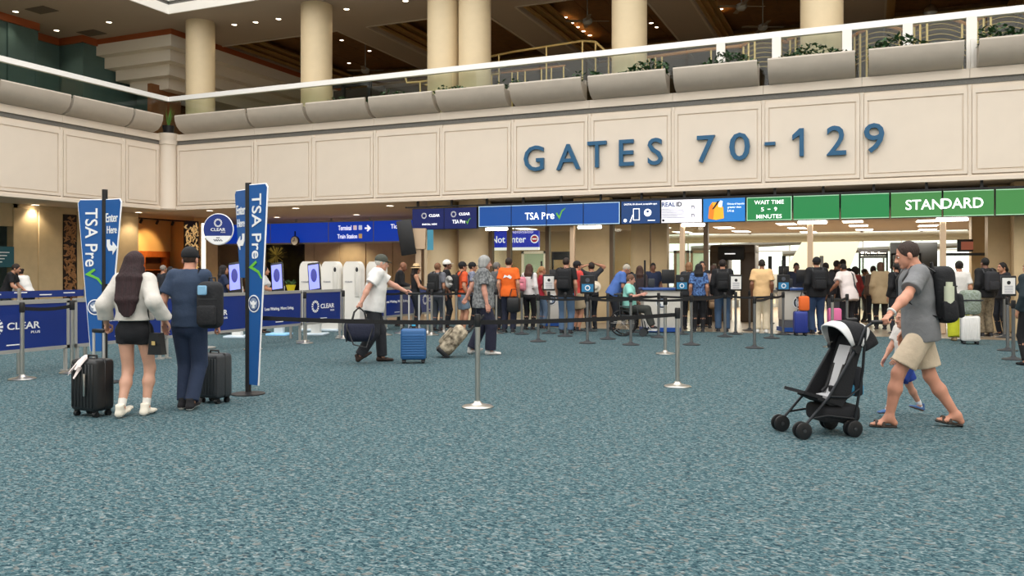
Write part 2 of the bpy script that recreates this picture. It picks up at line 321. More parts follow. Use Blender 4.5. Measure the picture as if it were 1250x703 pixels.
# shop under the left deck, lit warm
sh = struct('wall_shop', MB().box(-9, -8.8, .9, 5.4, 0, ZB).box(-9, -2.9, 5.3, 5.5, 0, ZB).box(-9, -2.9, .9, 1.1, 0, ZB), mat('shop_wall', 'd8b07a', .7), smooth=0)
sp = thing('shop_shelf', 'wooden shop shelving with dark niches under an orange header', 'shelf', (-5.2, 0, 0))
M_shop = mat('shop_wood', 'b0602a', .5, var=.1)
obj('header', MB().box(-.2, .1, 1.3, 5.1, 2.05, 2.3), M_shop, sp); obj('back_board', MB().box(-.25, -.2, 1.3, 5.1, .05, 2.05), mat('shop_back', '5a3a22', .6), sp)
for y in (1.3, 2.45, 3.6, 4.9): obj('upright', MB().box(-.2, .1, y, y+.18, 0, 2.05), M_shop, sp)
for z in (.5, 1.0, 1.5): obj('shelf_board', MB().box(-.2, .08, 1.3, 5.1, z, z+.04), M_shop, sp)
for k in range(14):
    tag(obj('bottle', MB().lathe([(0, 0), (.05, 0), (.05, .16), (.02, .22), (.02, .27), (0, .27)], 8), mat('shop_bottle%d' % (k % 3), ('e8dcc0', 'b08050', '8a9a70')[k % 3], .4), None, (-5.2+.06, 2.70+(k % 7)*.125, 1.54 if k < 7 else 1.04)), 'small shop bottle on the wooden shelf under the orange header', 'bottle', 'bottles on the shop shelf')
obj('wall_patch', MB().box(-.2, .05, 1.1, 5.2, 2.3, ZB), mat('shop_upper', 'e0bd84', .7), sp)
lt = thing('track_light', 'black track light bar over the warm shop wall', 'lamp', (-3.6, 0, 3.5))
obj('track', MB().box(-.03, .03, 1.4, 5.0, 0, .05), M_black, lt)
for y in (2.2, 3.0, 3.8):
    obj('head', MB().tube([(0, y, -.02), (-.08, y, -.16)], .05, 10), M_black, lt)
    lamp('bulb', 'SPOT', 150, (-.1, y, -.2), lt, (1, .62, .26), .05, (0, math.radians(55), 0), 1.2)
# ================================================================ fittings
M_blue = mat('clear_blue', '13307a', .4); M_sign_blue = mat('sign_blue', '0f5fa8', .4); M_navy = mat('navy', '141d46', .5)
M_letter = mat('letter_blue', '15567c', .4); M_txt = mat('white_lettering', 'f4f4f4', .5); M_txte = mat('lit_lettering', 'ffffff', .5, emit=.9)
M_check = mat('check_green', '6cbf3a', .5); M_grey = mat('grey_frame', 'a9a8a4', .45, .3); M_plant = mat('planter_grey', 'b9aea0', .6, var=.04, vscale=3)
M_leaf = mat('ivy_leaf', '2f4f2a', .55, var=.35, vscale=25); M_kiosk = mat('kiosk_white', 'eeeae2', .35); M_tan = mat('post_tan', 'c9ae90', .5)
def fit(name, s, w, h, m, parent, loc, bold=.0, ext=.003, cw=False, rz=0.0, keep=False):
    """lettering scaled to a width and a height, centred on loc, facing local -Y; cw reads downwards"""
    cu = bpy.data.curves.new(name, 'FONT'); cu.body = s; cu.size = 1; cu.offset = bold; cu.align_x = 'CENTER'; cu.resolution_u = 3; cu.space_line = .95
    t = bpy.data.objects.new(name, cu); COL.objects.link(t); bpy.context.view_layer.update()
    me0 = bpy.data.meshes.new_from_object(t.evaluated_get(bpy.context.evaluated_depsgraph_get()))
    v = np.empty(len(me0.vertices)*3); me0.vertices.foreach_get('co', v); v = v.reshape(-1, 3); fs = [tuple(p.vertices) for p in me0.polygons]
    bpy.data.objects.remove(t); bpy.data.curves.remove(cu); bpy.data.meshes.remove(me0)
    lo, hi = v.min(0), v.max(0); a = w/(hi[0]-lo[0]); b = h/(hi[1]-lo[1])
    x = (v[:, 0]-(lo[0]+hi[0])/2)*a; z = (v[:, 1]-(lo[1]+hi[1])/2)*b
    if cw: x, z = z, -x
    n = len(v); f = np.stack([x, np.full(n, -ext), z], 1); k = np.stack([x, np.full(n, ext), z], 1)
    cnt = {}
    for q in fs:
        for i in range(len(q)): cnt[(q[i], q[(i+1) % len(q)])] = 1
    side = [(i, j, j+n, i+n) for (i, j) in cnt if (j, i) not in cnt]
    mb = MB().add(np.vstack([f, k]), fs+[tuple(i+n for i in q[::-1]) for q in fs]+side)
    return obj(name, mb, m, parent, loc, rz, smooth=0)
def poly(name, pts, m, parent, loc=(0, 0, 0), ext=.004, rz=0): return obj(name, MB().prism(pts, 'y', -ext, ext), m, parent, loc, rz, smooth=0)
def check(parent, cx, cz, s, m, y=0, cw=False):
    P = [(-.5, .05), (-.38, .15), (-.15, -.2), (.1, .35), (.5, .6), (.52, .52), (.18, .22), (-.12, -.55)]
    if cw: P = [(b, -a) for a, b in P]
    return poly('check_mark', [(a*s, b*s) for a, b in P], m, parent, (cx, y, cz))
def disc(name, r, m, parent, loc, t=.01, n=32, r0=0):
    if r0: return obj(name, MB().add([(r*math.cos(k*2*math.pi/n), -t, r*math.sin(k*2*math.pi/n)) for k in range(n)]+[(r0*math.cos(k*2*math.pi/n), -t, r0*math.sin(k*2*math.pi/n)) for k in range(n)], [(k, (k+1) % n, n+(k+1) % n, n+k) for k in range(n)]), m, parent, loc, smooth=0)
    return obj(name, MB().prism([(r*math.cos(k*2*math.pi/n), r*math.sin(k*2*math.pi/n)) for k in range(n)], 'y', -t, 0), m, parent, loc)
def seal(parent, x, y, z, r, d=M_txt, b=None, nm='seal'):
    b = b or mat('seal_blue', '1c3f78', .5)
    s = disc(nm, r, d, parent, (x, y, z), .004); disc('ring', r*.86, b, s, (0, -.004, 0), .002)
    disc('field', r*.66, mat('seal_grey', '8a99b0', .5), s, (0, -.006, 0), .002)
    poly('eagle', [(-r*.6, r*.3), (-r*.25, r*.1), (-r*.1, r*.35), (r*.1, r*.35), (r*.25, r*.1), (r*.6, r*.3), (r*.4, -r*.1), (r*.15, -r*.15), (r*.2, -r*.5), (-r*.2, -r*.5), (-r*.15, -r*.15), (-r*.4, -r*.1)], d, s, (0, -.01, 0), .002)
    return s
def sunburst(parent, x, y, z, r, m=M_txt):
    mb = MB()
    for k in range(14):
        q = 2*math.pi*k/14; c, s_ = math.cos(q), math.sin(q); mb.prism([(c*r*.62-s_*r*.09, s_*r*.62+c*r*.09), (c*r-s_*r*.13, s_*r+c*r*.13), (c*r+s_*r*.13, s_*r-c*r*.13), (c*r*.62+s_*r*.09, s_*r*.62-c*r*.09)], 'y', -.003, .003)
    return obj('sunburst_logo', mb, m, parent, (x, y, z), smooth=0)
# ---- lettering on the deck
gs = thing('gate_lettering', 'large raised blue lettering reading GATES 70-129 on the cream fascia', 'sign', (0, -.07, 0))
for ch, px, py, w, h in (('G', 652, 193.5, 24, 31), ('A', 694, 191.5, 29, 31), ('T', 729, 188.5, 23, 32), ('E', 765, 186.5, 18, 32), ('S', 800, 185, 18, 33), ('7', 862, 182, 22, 33), ('0', 903, 179, 25, 34),
                         ('-', 940, 175.5, 13, 4), ('2', 1021, 171.5, 24, 36), ('9', 1067, 168.5, 25, 36)):
    p = PY(px, py, -.1); D = np.dot(p-CAMP, FW); a = PY(px-w/2, py, -.1)[0]; b = PY(px+w/2, py, -.1)[0]
    fit('letter' if ch.isalpha() else 'digit' if ch.isdigit() else 'dash', ch, b-a, h*D/1020, M_letter, gs, (p[0], -.04, p[2]), .006, .045)
p = PY(975, 174, -.1); h_ = 34*np.dot(p-CAMP, FW)/1020
obj('digit', MB().prism([(.02, -h_/2), (.12, -h_/2), (.12, h_/2), (.02, h_/2), (-.15, h_/2-.16), (-.15, h_/2-.28), (.02, h_/2-.17)], 'y', -.045, .045), M_letter, gs, (p[0], -.04, p[2]), smooth=0)
# ---- planters with ivy along both decks
PR = [(-.50, 6.74), (-.52, 6.70), (-.50, 6.55), (-.42, 6.38), (-.28, 6.25), (-.08, 6.18), (.05, 6.18), (.05, 6.74), (-.02, 6.74), (-.02, 6.62), (-.44, 6.62), (-.44, 6.74)]
def leafmesh(L, n, hgt, seed):
    r = random.Random(seed); mb = MB()
    for k in range(n):
        x = r.uniform(-L/2, L/2); cl = .5+.5*math.sin(x*3.1+seed); z = 6.62+r.random()**1.5*hgt*(.35+cl); y = max(-.4, min(-.04, -.22+r.gauss(0, .1))); s = r.uniform(.035, .075); q = r.uniform(0, 6.28); t = r.uniform(-.9, .9)
        a = np.array([math.cos(q), math.sin(q), t])*s; b = np.array([-math.sin(q), math.cos(q), r.uniform(-.8, .8)])*s*.6; p = np.array([x, y, z])
        mb.add([p-a, p+b, p+a, p-b], [(0, 1, 2, 3)])
    return mb
pnm = {}
PL = (['next to the spiky corner plant', 'under the lone round column', 'between the lone column and the column pair', 'under the left column of the close pair', 'under the right column of the close pair', 'above the letters G and A', 'above the letters T, E and S', 'above the number 70', 'above the dash and the digits 1 and 2', 'above the digit 9', 'just past the digit 9'], ['on the side deck, short one meeting the corner', 'on the side deck, next to the short corner one', 'on the side deck, third from the corner', 'on the side deck, fourth from the corner'])
def planter(c, L, ax, k):
    rz = 0 if ax == 0 else math.pi/2; L = round(L, 2)
    if L not in pnm: pnm[L] = MB().prism(PR, 'x', -L/2, L/2).mesh('planter', M_plant, 30)
    side = 'on the deck with the gates lettering' if ax == 0 else 'on the side deck above the shop'
    o = link('planter', pnm[L], None, (c, 0, 0) if ax == 0 else (0, c, 0), rz)
    tag(o, 'rounded taupe planter trough ' + PL[ax][k], 'planter', 'planter troughs ' + side)
    n = 60 if ax == 1 else (90 if k < 2 else 300 if k < 6 else 700)
    tag(obj('ivy', leafmesh(L, n, .12 if ax == 1 or k < 2 else .22 if k < 6 else .34, k+ax*50), M_leaf, None, (c, 0, 0) if ax == 0 else (0, c, 0), rz, smooth=0), 'green ivy in the planter trough ' + PL[ax][k], 'plant', 'ivy in the troughs ' + side)
for k in range(len(JX)-7): planter((JX[k]+JX[k+1])/2+(.17 if k == 0 else 0), JX[k+1]-JX[k]-(.4 if k == 0 else .13 if k < 5 else .2 if k < 8 else .3), 0, k)
for k in range(4): planter((JY[k]+JY[k+1])/2-(.12 if k == 0 else 0), JY[k]-JY[k+1]-(.3 if k == 0 else .1), 1, k)
pp = thing('potted_plant', 'spiky green plant in a dark pot at the corner of the glass railings', 'plant', (.06, -.06, 6.2))
obj('pot', MB().lathe([(0, 0), (.16, 0), (.2, .3), (.17, .3), (0, .28)], 16), M_black, pp)
mb = MB()
for k in range(26):
    q = rnd.uniform(0, 6.28); l = rnd.uniform(.35, .75); s = rnd.uniform(.1, .4); c, s_ = math.cos(q), math.sin(q)
    mb.add([(c*.03-s_*.02, s_*.03+c*.02, .28), (c*.03+s_*.02, s_*.03-c*.02, .28), (c*s*l*1.2, s_*s*l*1.2, .28+l)], [(0, 1, 2)])
obj('leaves', mb, mat('spiky_leaf', '4f7a2c', .5, var=.3), pp, smooth=0)
# ---- glass railing of the decks
for ax in (0, 1):
    t = thing('glass_railing', 'frameless glass railing with a white handrail along the deck with the gates lettering' if ax == 0 else 'frameless glass railing with a white handrail along the side deck above the shop', 'railing')
    o = .35
    def bx(mb, a, b, d0, d1, z0, z1): return mb.box(a, b, o+d0, o+d1, z0, z1) if ax == 0 else mb.box(-o-d1, -o-d0, -b, -a, z0, z1)
    obj('handrail', bx(MB(), -o-.07, 38, -.07, .07, 7.44, 7.6), mat('handrail_white', 'f6f4f0', .35), t)
    for k in range(26 if ax == 0 else 12):
        a = -.3+k*1.4; obj('pane', bx(MB(), a+.01, a+1.39, -.01, .01, 6.12, 7.46), M_glass, t, smooth=0)
    if ax == 0:
        for px in (880, 948, 1034, 1108, 1186, 1262):
            x = PY(px, 70, .28)[0]; obj('post', MB().box(x-.11, x+.11, .24, .33, 6.17, 7.46).box(x-.03, x+.03, .1, .24, 6.17, 6.9), M_white, t)
# ---- brass and wooden rails of the upper seating area
def rail(label, pts, y, posts, top=M_brass, r=.035, rods=0, bulge=0.0, lo=6.1):
    t = thing('deck_rail', label, 'railing'); P = [PY(a, b, y) for a, b in pts]
    if bulge:
        A, B = P[0], P[-1]; P = [A+(B-A)*k/10+np.array([0, -bulge*math.sin(math.pi*k/10), 0.12*math.sin(math.pi*k/10)]) for k in range(11)]
    obj('top_rail', MB().tube(P, r, 8), top, t)
    def zat(px):
        xs = [p[0] for p in P]; x = PY(px, 60, y)[0]; return x, float(np.interp(x, xs, [p[2] for p in P])), float(np.interp(x, xs, [p[1] for p in P]))
    for px in posts:
        x, z, yy = zat(px); obj('post', MB().tube([(x, yy, lo), (x, yy, z)], .03, 8), M_brass, t)
    for k in range(rods): obj('rod', MB().tube([p-np.array([0, 0, .16+.13*k]) for p in P], .012, 5), M_brass, t)
rail('tall brass stair rail behind the close pair of columns', [(523, 84), (628, 63), (711, 50), (727, 51)], 3.0, (560, 609, 667, 711, 727))
rail('short brass rail descending past the round column', [(727, 51), (745, 68), (760, 84)], 2.6, (743,))
rail('lower brass ramp rail with rounded end', [(494, 92), (497, 101), (513, 100), (530, 97)], 2.4, (513,))
rail('double brass ramp rail crossing the close pair of columns', [(519, 104), (560, 96), (610, 90)], 1.9, (536, 560, 600))
rail('wooden topped brass rail beside the small orange lamp', [(612, 89), (650, 85), (690, 80)], 3.2, (625, 632, 641, 661, 673, 688), M_wood)
rail('straight wooden rail on brass posts beside the round column', [(783, 71), (850, 62), (905, 56)], 2.6, (792, 800, 808, 868, 876), M_wood, .05)
for lab, a, b in (('first', (905, 57), (960, 52)), ('second', (962, 49), (1026, 47)), ('third', (1040, 45), (1104, 38)), ('fourth', (1113, 33), (1180, 30)), ('fifth', (1190, 26), (1262, 20))):
    rail('curved wooden partition rail with brass rods, %s beyond the straight wooden rail' % lab, [a, b], 2.4, (a[0]+3, a[0]+10, a[0]+18, b[0]-6), M_wood, .05, 6, .35)
x0, x1 = PY(387, 110, 2.8)[0], PY(450, 110, 2.8)[0]; t = thing('booth', 'black framed booth behind the glass railing beside the lone column', 'booth', (x0, 2.8, 6.1)); zt = PY(420, 101, 2.8)[2]-6.1
for q_ in (0, (x1-x0)*.5, x1-x0): obj('post', MB().box(q_-.06, q_+.06, 0, .12, 0, zt), M_black, t)
obj('top_beam', MB().box(-.06, x1-x0+.06, 0, .12, zt-.15, zt), M_black, t); obj('back_panel', MB().box(0, x1-x0, 1.0, 1.06, 0, zt), mat('booth_dark', '2c2016', .6), t)
lp = thing('table_lamp', 'small orange shaded lamp behind the glass railing', 'lamp', (PY(700, 98, 1.6)[0], 1.6, 6.1))
obj('shade', MB().lathe([(.2, .75), (.17, 1.05), (0, 1.05)], 14), mat('lamp_shade', 'ffb055', .6, emit=1.0), lp); obj('stem', MB().tube([(0, 0, 0), (0, 0, .8)], .04, 8), M_brass, lp)
for px, py, D, lab in ((446, 86, 35, 'ceiling fan hanging in the dark coffer between the lone column and the column pair'), (717, 26, 29, 'ceiling fan hanging in the coffer before the lettering column'), (905, 8, 27, 'ceiling fan high in the coffer, cut by its beam'), (931, 33, 30, 'ceiling fan low in the coffer beside the column above 129')):
    p = AT(px, py, D); t = thing('ceiling_fan', lab, 'ceiling fan', p)
    obj('rod', MB().tube([(0, 0, .1), (0, 0, ZC+.94-p[2])], .02, 6), M_grey, t); obj('motor', MB().lathe([(0, -.12), (.1, -.12), (.17, -.05), (.17, .06), (.06, .12), (0, .12)], 14), M_grey, t)
    for k in range(4):
        b = obj('blade', MB().box(.15, .75, -.07, .07, -.005, .015), mat('fan_blade', '8a7a66', .5), t); b.rotation_euler = (.15, 0, k*math.pi/2+.4)
p = AT(1136, 11, 27); t = thing('dome_pendant', 'shiny silver dome pendant hanging above the curved partitions', 'lamp', p)
obj('dome', MB().lathe([(.2, -.12), (.19, 0), (.12, .1), (.03, .14), (0, .14)], 18), M_steel, t); obj('cord', MB().tube([(0, 0, .14), (0, 0, ZC+.94-p[2])], .012, 5), M_black, t)
# ---- recessed lights
dl = None
def downlight(p, r, grp, watts=0, label='', e=None):
    t = thing('downlight', label, 'downlight', p, 0, grp)
    obj('trim_ring', MB().lathe([(r, -.012), (r*1.25, -.006), (r*1.25, .003)], 16), M_white, t); obj('bulb_face', MB().lathe([(0, -.004), (r, -.004)], 16), e or M_lamp, t)
    if watts: lamp('glow', 'SPOT', watts, (0, 0, -.05), t, (1, .84, .62), .12, (0, 0, 0), 2.0)
for px, py in ((43, 250), (169, 259), (256, 257), (361, 254), (476, 251), (338, 265), (332, 272), (435, 262), (411, 271)):
    p = F(px, py, ZB+.028); downlight(p, .13, 'downlights under the deck', 260 if p[0] > -1.5 else 90, 'round warm downlight in the low ceiling under the deck')
for px, py in ((19, 14), (69, 37), (133, 27), (286, 30), (312, 27), (340, 23), (423, 11), (495, 1)):
    downlight(F(px, py, ZC-.002), .09, 'downlights in the flat upper ceiling', 30, 'tiny warm downlight in the flat grey upper ceiling')
for px, py in ((417, 49), (451, 62), (426, 77), (505, 38), (690, 21), (698, 28), (705, 33), (712, 38), (720, 43), (623, 36), (636, 43), (647, 50), (795, 28), (802, 33), (880, 11)):
    downlight(F(px, py, ZC+.945), .08, 'downlights in the wooden coffers', 22, 'tiny warm downlight in a dark wooden coffer')
# ---- checkpoint ceiling light panels
def cpanel(px, py, w=.28, l=1.15):
    p = F(px, py, 2.998); t = thing('ceiling_light', 'rectangular light panel in the checkpoint ceiling', 'ceiling light', p, 0, 'light panels in the checkpoint ceiling')
    obj('frame', MB().box(-w-.03, w+.03, -l/2-.03, l/2+.03, -.012, .004), M_white, t); obj('diffuser', MB().box(-w, w, -l/2, l/2, -.018, -.01), M_lampw, t); lamp('glow', 'AREA', 110, (0, 0, -.05), t, (1, .9, .74), .6); return t
for px, py in ((805, 277), (833, 283), (853, 285), (884, 277.5), (905, 282), (960, 273), (973, 278), (987, 283), (1041, 270), (1048, 275), (1055, 280), (1132, 269), (1133, 275), (1132, 280), (1202, 277), (640, 279), (745, 286)): cpanel(px, py)
# ---- row of checkpoint screens
def screen(px0, px1, m, label, y=.05, z0=2.75, z1=3.38, rim=None, grp=None):
    a, b = PY(px0, 260, y)[0], PY(px1, 260, y)[0]; t = thing('display_screen', label, 'screen', ((a+b)/2, y, z0), 0, grp); L = b-a; h = z1-z0
    obj('housing', MB().box(-L/2+.004, L/2-.004, .01, .14, 0, h), M_black, t); s = obj('screen_face', MB().box(-L/2+.012, L/2-.012, 0, .012, .015, h-.015), m, t, smooth=0)
    if rim:
        for q in ('top', 'bottom'): obj('border', MB().box(-L/2+.012, L/2-.012, -.004, 0, h-.035, h-.02) if q == 'top' else MB().box(-L/2+.012, L/2-.012, -.004, 0, .02, .035), rim, t, smooth=0)
        if rim and 'L' in label[-1:]: pass
    return t, L, h
E_rim = mat('screen_rim', 'b8d4e0', .5, emit=.6)
S_navy = mat('screen_navy', '0a1a58', .3, emit=.3); S_blue = mat('screen_blue', '0c4690', .3, emit=.42)
S_dk = mat('screen_darkblue', '123a6e', .3, emit=.4); S_white = mat('screen_white', 'e8e6f0', .3, emit=.75); S_sky = mat('screen_sky', '1b72bc', .3, emit=.5)
S_green = mat('screen_green', '187a42', .3, emit=.36); S_green2 = mat('screen_green_warm', '3a7d40', .3, emit=.36)
E_grim = mat('screen_rim_green', 'a8d0b0', .5, emit=.6)
t, L, h = screen(503, 542, S_navy, 'dark navy screen with a ring logo, word CLEAR and a line beneath', .05, 2.72, 3.36)
sunburst(t, -.13, -.004, .42, .09); fit('text', 'CLEAR', .36, .08, M_txte, t, (.22, -.004, .42), .01); fit('text', 'ENROLL HERE', .5, .05, M_txte, t, (.06, -.004, .16), .005)
t, L, h = screen(542, 582, S_navy, 'dark navy screen with CLEAR above TSA Pre and a check', .05, 2.72, 3.36)
sunburst(t, -.22, -.004, .44, .09); fit('text', 'CLEAR', .36, .08, M_txte, t, (.14, -.004, .44), .01); fit('text', 'TSA Pre', .42, .11, M_txte, t, (-.05, -.004, .22)); check(t, .26, .22, .16, M_check, -.004)
for k, (a, b) in enumerate(((584, 624), (624, 667), (667, 712), (712, 757))):
    t, L, h = screen(a, b, S_blue, ('empty blue screen next to the navy CLEAR screens', 'blue screen reading TSA P, left half of the lettering', 'blue screen with letters re and a green check mark', 'empty blue screen next to the phone advice screen')[k], rim=E_rim)
    if k in (0, 3): obj('side_border', MB().box(-L/2+.012 if k == 0 else L/2-.03, -L/2+.03 if k == 0 else L/2-.012, -.004, 0, .02, h-.02), E_rim, t)
    if k == 1: fit('text', 'TSA P', .62, .2, M_txte, t, (.2, -.004, .29), .008)
    if k == 2: fit('text', 're', .22, .15, M_txte, t, (-.42, -.004, .27), .008); check(t, -.12, .33, .28, M_check, -.004)
t, L, h = screen(758, 806, S_dk, 'dark blue advice screen with a drawn phone and a person icon')
fit('text', 'DIGITAL ID allowed, acceptable apps', .9, .06, M_txte, t, (0, -.004, .53), .004)
obj('phone_icon', MB().box(-.2, -.02, -.008, 0, .1, .42).box(-.18, -.04, -.012, -.008, .12, .40, 1), [M_txte, S_dk], t, smooth=0); disc('person_icon', .1, M_txte, t, (.2, -.002, .3), .006); disc('person_head', .035, S_dk, t, (.2, -.01, .33), .004)
poly('hand_icon', [(-.3, .05), (-.22, .25), (-.2, .25), (-.27, .05)], M_txte, t, (0, -.004, 0)); disc('badge', .045, M_txte, t, (-.42, -.002, .1), .006)
obj('text_line', MB().box(.2, .4, -.006, 0, .08, .1), M_txte, t, smooth=0)
t, L, h = screen(807, 857, S_white, 'white advice screen reading REAL ID with small dark text')
fit('text', 'REAL', .36, .12, mat('ink_blue', '1c4a88', .5), t, (-.34, -.004, .5), .025); fit('text', 'ID', .15, .12, mat('ink', '22252c', .5), t, (-.06, -.004, .5), .035)
for k in range(6): obj('text_line', MB().box(-.52, rnd.uniform(-.1, .12), -.004, 0, .37-k*.045, .385-k*.045), mat('ink_grey', '8a8a98', .5), t, smooth=0)
for z in (.42, .2): poly('card_icon', [(.26, z-.05), (.26, z+.03), (.34, z+.03), (.34, z-.05), (.325, z-.05), (.325, z+.01), (.275, z+.01), (.275, z-.05)], mat('ink', '22252c'), t, (0, -.004, 0))
disc('badge', .035, mat('ink', '22252c'), t, (-.48, -.002, .08), .006)
t, L, h = screen(858, 910, S_sky, 'bright blue advice screen with a drawn yellow bag and text')
poly('bag_drawing', [(-.4, .1), (-.38, .4), (-.3, .52), (-.12, .52), (-.02, .38), (0, .1), (-.2, .06)], mat('bag_yellow', 'f0a428', .5, emit=.6), t, (0, -.004, 0)); poly('bag_shade', [(-.4, .1), (-.38, .4), (-.3, .5), (-.25, .3), (-.28, .07)], mat('bag_orange', 'd87a20', .5, emit=.5), t, (0, -.012, 0))
poly('bottle_drawing', [(-.3, .34), (-.26, .34), (-.1, .54), (-.16, .55)], M_black, t, (0, -.018, 0)); poly('cup_drawing', [(-.14, .4), (-.06, .38), (-.03, .54), (-.08, .56), (-.14, .5)], M_txte, t, (0, -.018, 0))
for k, s in enumerate(('Discard liquids', 'greater than', '3.4 oz')): fit('text', s, (.42, .34, .17)[k], .06, M_txte, t, ((.3, .26, .17)[k], -.004, .46-k*.085))
t, L, h = screen(911, 967, S_green, 'green screen reading WAIT TIME 5 - 9 MINUTES', rim=E_grim)
for s, z, wd in (('WAIT TIME', .48, .72), ('5', .3, .07), ('-', .3, .07), ('9', .3, .07), ('MINUTES', .12, .62)): fit('text', s, wd, .1 if s != '-' else .02, M_txte, t, ({'5': -.16, '9': .16}.get(s, 0), -.004, z), .006)
for sx in (-1, 1): obj('side_border', MB().box(min(sx*(L/2-.012), sx*(L/2-.028)), max(sx*(L/2-.012), sx*(L/2-.028)), -.004, 0, .02, h-.02), E_grim, t)
for k, (a, b) in enumerate(((968, 1025), (1026, 1086), (1087, 1150), (1151, 1214), (1215, 1278), (1279, 1346))):
    t, L, h = screen(a, b, S_green if k < 2 else S_green2, ('empty green screen next to the wait time screen', 'empty green screen next to the STANDARD lettering', 'green screen with the letters STAN', 'green screen with the letters DARD', 'empty green screen over the beige pier', 'last empty green screen at the end of the row')[k], rim=E_grim)
    if k == 2: fit('text', 'STAN', .78, .24, M_txte, t, (.165, -.004, .31), .012)
    if k == 3: fit('text', 'DARD', .86, .24, M_txte, t, (-.125, -.004, .32), .012)
for i, (px, a, b) in enumerate(((699, 706, 735), (833, 832, 861), (989, 974, 1010), (1151, 1142, 1182))):
    x = PY(px, 300, .25)[0]; t = thing('sign_post', 'tan post under %s' % ('the TSA Pre screens', 'the white advice screen', 'the first empty green screen', 'the STANDARD screens')[i], 'post', (x, .25, 0))
    obj('pole', MB().rbox(-.065, .065, -.065, .065, 0, 2.76, .015, 1), M_tan, t)
    q0, q1 = PY(a, 276, .25)[0]-x, PY(b, 276, .25)[0]-x; obj('light_bar', MB().rbox(q0, q1, -.1, .0, 2.66, 2.74, .03), mat('light_bar_white', 'fff4e4', .4, emit=9.0), t)
x = PY(607, 276, .25)[0]; tag(obj('light_bar', MB().rbox(x-.35, x+.35, .15, .25, 2.66, 2.74, .03), MATS['light_bar_white']), 'white light bar under the empty blue screen', 'lamp')
# ---- overhead direction sign, clock, do-not-enter sign
def plane_sign(name, label, px0, px1, py0, py1, y, m, th=.12):
    a, b = PY(px0, py0, y), PY(px1, py0, y); c = PY((px0+px1)/2, (py0+py1)/2, y); z1 = PY((px0+px1)/2, py0, y)[2]; z0 = PY((px0+px1)/2, py1, y)[2]
    t = thing(name, label, 'sign', (c[0], y, c[2])); L = b[0]-a[0]; H = z1-z0; obj('board', MB().box(-L/2, L/2, 0, th, -H/2, H/2), m, t); return t, L, H
S_dir = mat('direction_blue', '1448d0', .35, emit=.42)
t, L, H = plane_sign('direction_sign', 'long blue hanging direction sign reading Terminal and Train Station', 256, 497, 272, 296, 6.5, S_dir, .2)
obj('lower_edge', MB().box(-L/2, L/2, -.02, .22, -H/2-.06, -H/2), M_grey, t); obj('upper_edge', MB().box(-L/2, L/2, -.02, .22, H/2, H/2+.05), M_grey, t)
c0 = PY(376.5, 284, 6.5)[0]
def lx(px): return PY(px, 284, 6.5)[0]-c0
for px in (330, 401, 456): obj('seam', MB().box(lx(px)-.015, lx(px)+.015, -.006, 0, -H/2, H/2), M_grey, t)
fit('text', 'Terminal', lx(430)-lx(414), H*.24, M_txte, t, (lx(421), -.006, H*.2), .01); fit('text', 'Train Station', lx(436)-lx(412), H*.22, M_txte, t, (lx(424), -.006, -H*.22), .01); fit('text', 'Tickets', lx(495)-lx(477), H*.22, M_txte, t, (lx(486), -.006, H*.22), .01)
for px, z, m in ((433.5, .2, 'e8d0d8'), (440, .2, 'd0d8f0'), (440, -.22, 'c8a060')): obj('pictogram', MB().rbox(lx(px)-.08, lx(px)+.08, -.012, 0, H*z-.09, H*z+.09, .01, 1), mat('picto'+m, m, .5, emit=.6), t)
ax_ = lx(449); poly('arrow', [(ax_-.14, .13-.03), (ax_+.02, .13-.03), (ax_-.05, .13-.1), (ax_+.0, .13-.13), (ax_+.15, .13), (ax_+.0, .13+.13), (ax_-.05, .13+.1), (ax_+.02, .13+.03), (ax_-.14, .13+.03)], M_txte, t, (0, -.006, 0))
for px in (262, 266): obj('pictogram', MB().box(lx(px)-.05, lx(px)+.05, -.01, 0, -H*.3, H*.3), M_txte, t)
for px in (278, 360, 403, 450): obj('hanger', MB().box(lx(px)-.025, lx(px)+.025, .05, .1, H/2, ZB+.03-PY(376, 284, 6.5)[2]), M_grey, t)
p = PY(360, 294, 6.3); t = thing('wall_clock', 'round white clock hanging under the blue direction sign', 'clock', p)
disc('case', .2, M_black, t, (0, .05, 0), .08); disc('face', .17, mat('clock_face', 'f4f4f0', .4), t, (0, -.03, 0), .006); obj('hands', MB().box(-.1, .0, -.045, -.04, -.012, .012).box(-.01, .01, -.045, -.04, 0, .12), M_black, t)
obj('bracket', MB().box(-.02, .02, -.01, .03, .15, .4), M_black, t)
t, L, H = plane_sign('no_entry_sign', 'bright blue sign reading Not Enter with a red round symbol behind the glass', 599, 657, 282, 302, 4.0, mat('no_entry_blue', '2038d0', .3, emit=.6))
fit('text', 'Not Enter', L*.72, H*.42, M_txte, t, (-L*.12, -.006, 0), .01); disc('symbol_plate', H*.26, M_txte, t, (L*.42, -.004, 0), .01); disc('symbol', H*.2, mat('symbol_red', 'd03050', .5, emit=.4), t, (L*.42, -.016, 0), .004); obj('bar', MB().box(L*.42-.08, L*.42+.08, -.026, -.02, -.02, .02), M_txte, t)
obj('lower_edge', MB().box(-L/2, L/2, 0, .12, -H/2-.09, -H/2), M_txte, t); obj('hanger', MB().box(-.02, .02, .03, .06, H/2, 3.2-PY(628, 292, 4.0)[2]), M_grey, t)  # glowing white strip stands in for bright window light below the sign
t, L, H = plane_sign('exit_sign', 'small black sign reading Do Not Enter hanging in the bright hall', 1048, 1084, 304, 315, 12.0, M_black); fit('text', 'Do Not Enter', L*.7, H*.4, M_txte, t, (L*.08, -.006, 0), .01); obj('square_symbol', MB().box(-L*.42, -L*.33, -.006, 0, -H*.22, H*.22), M_txte, t)
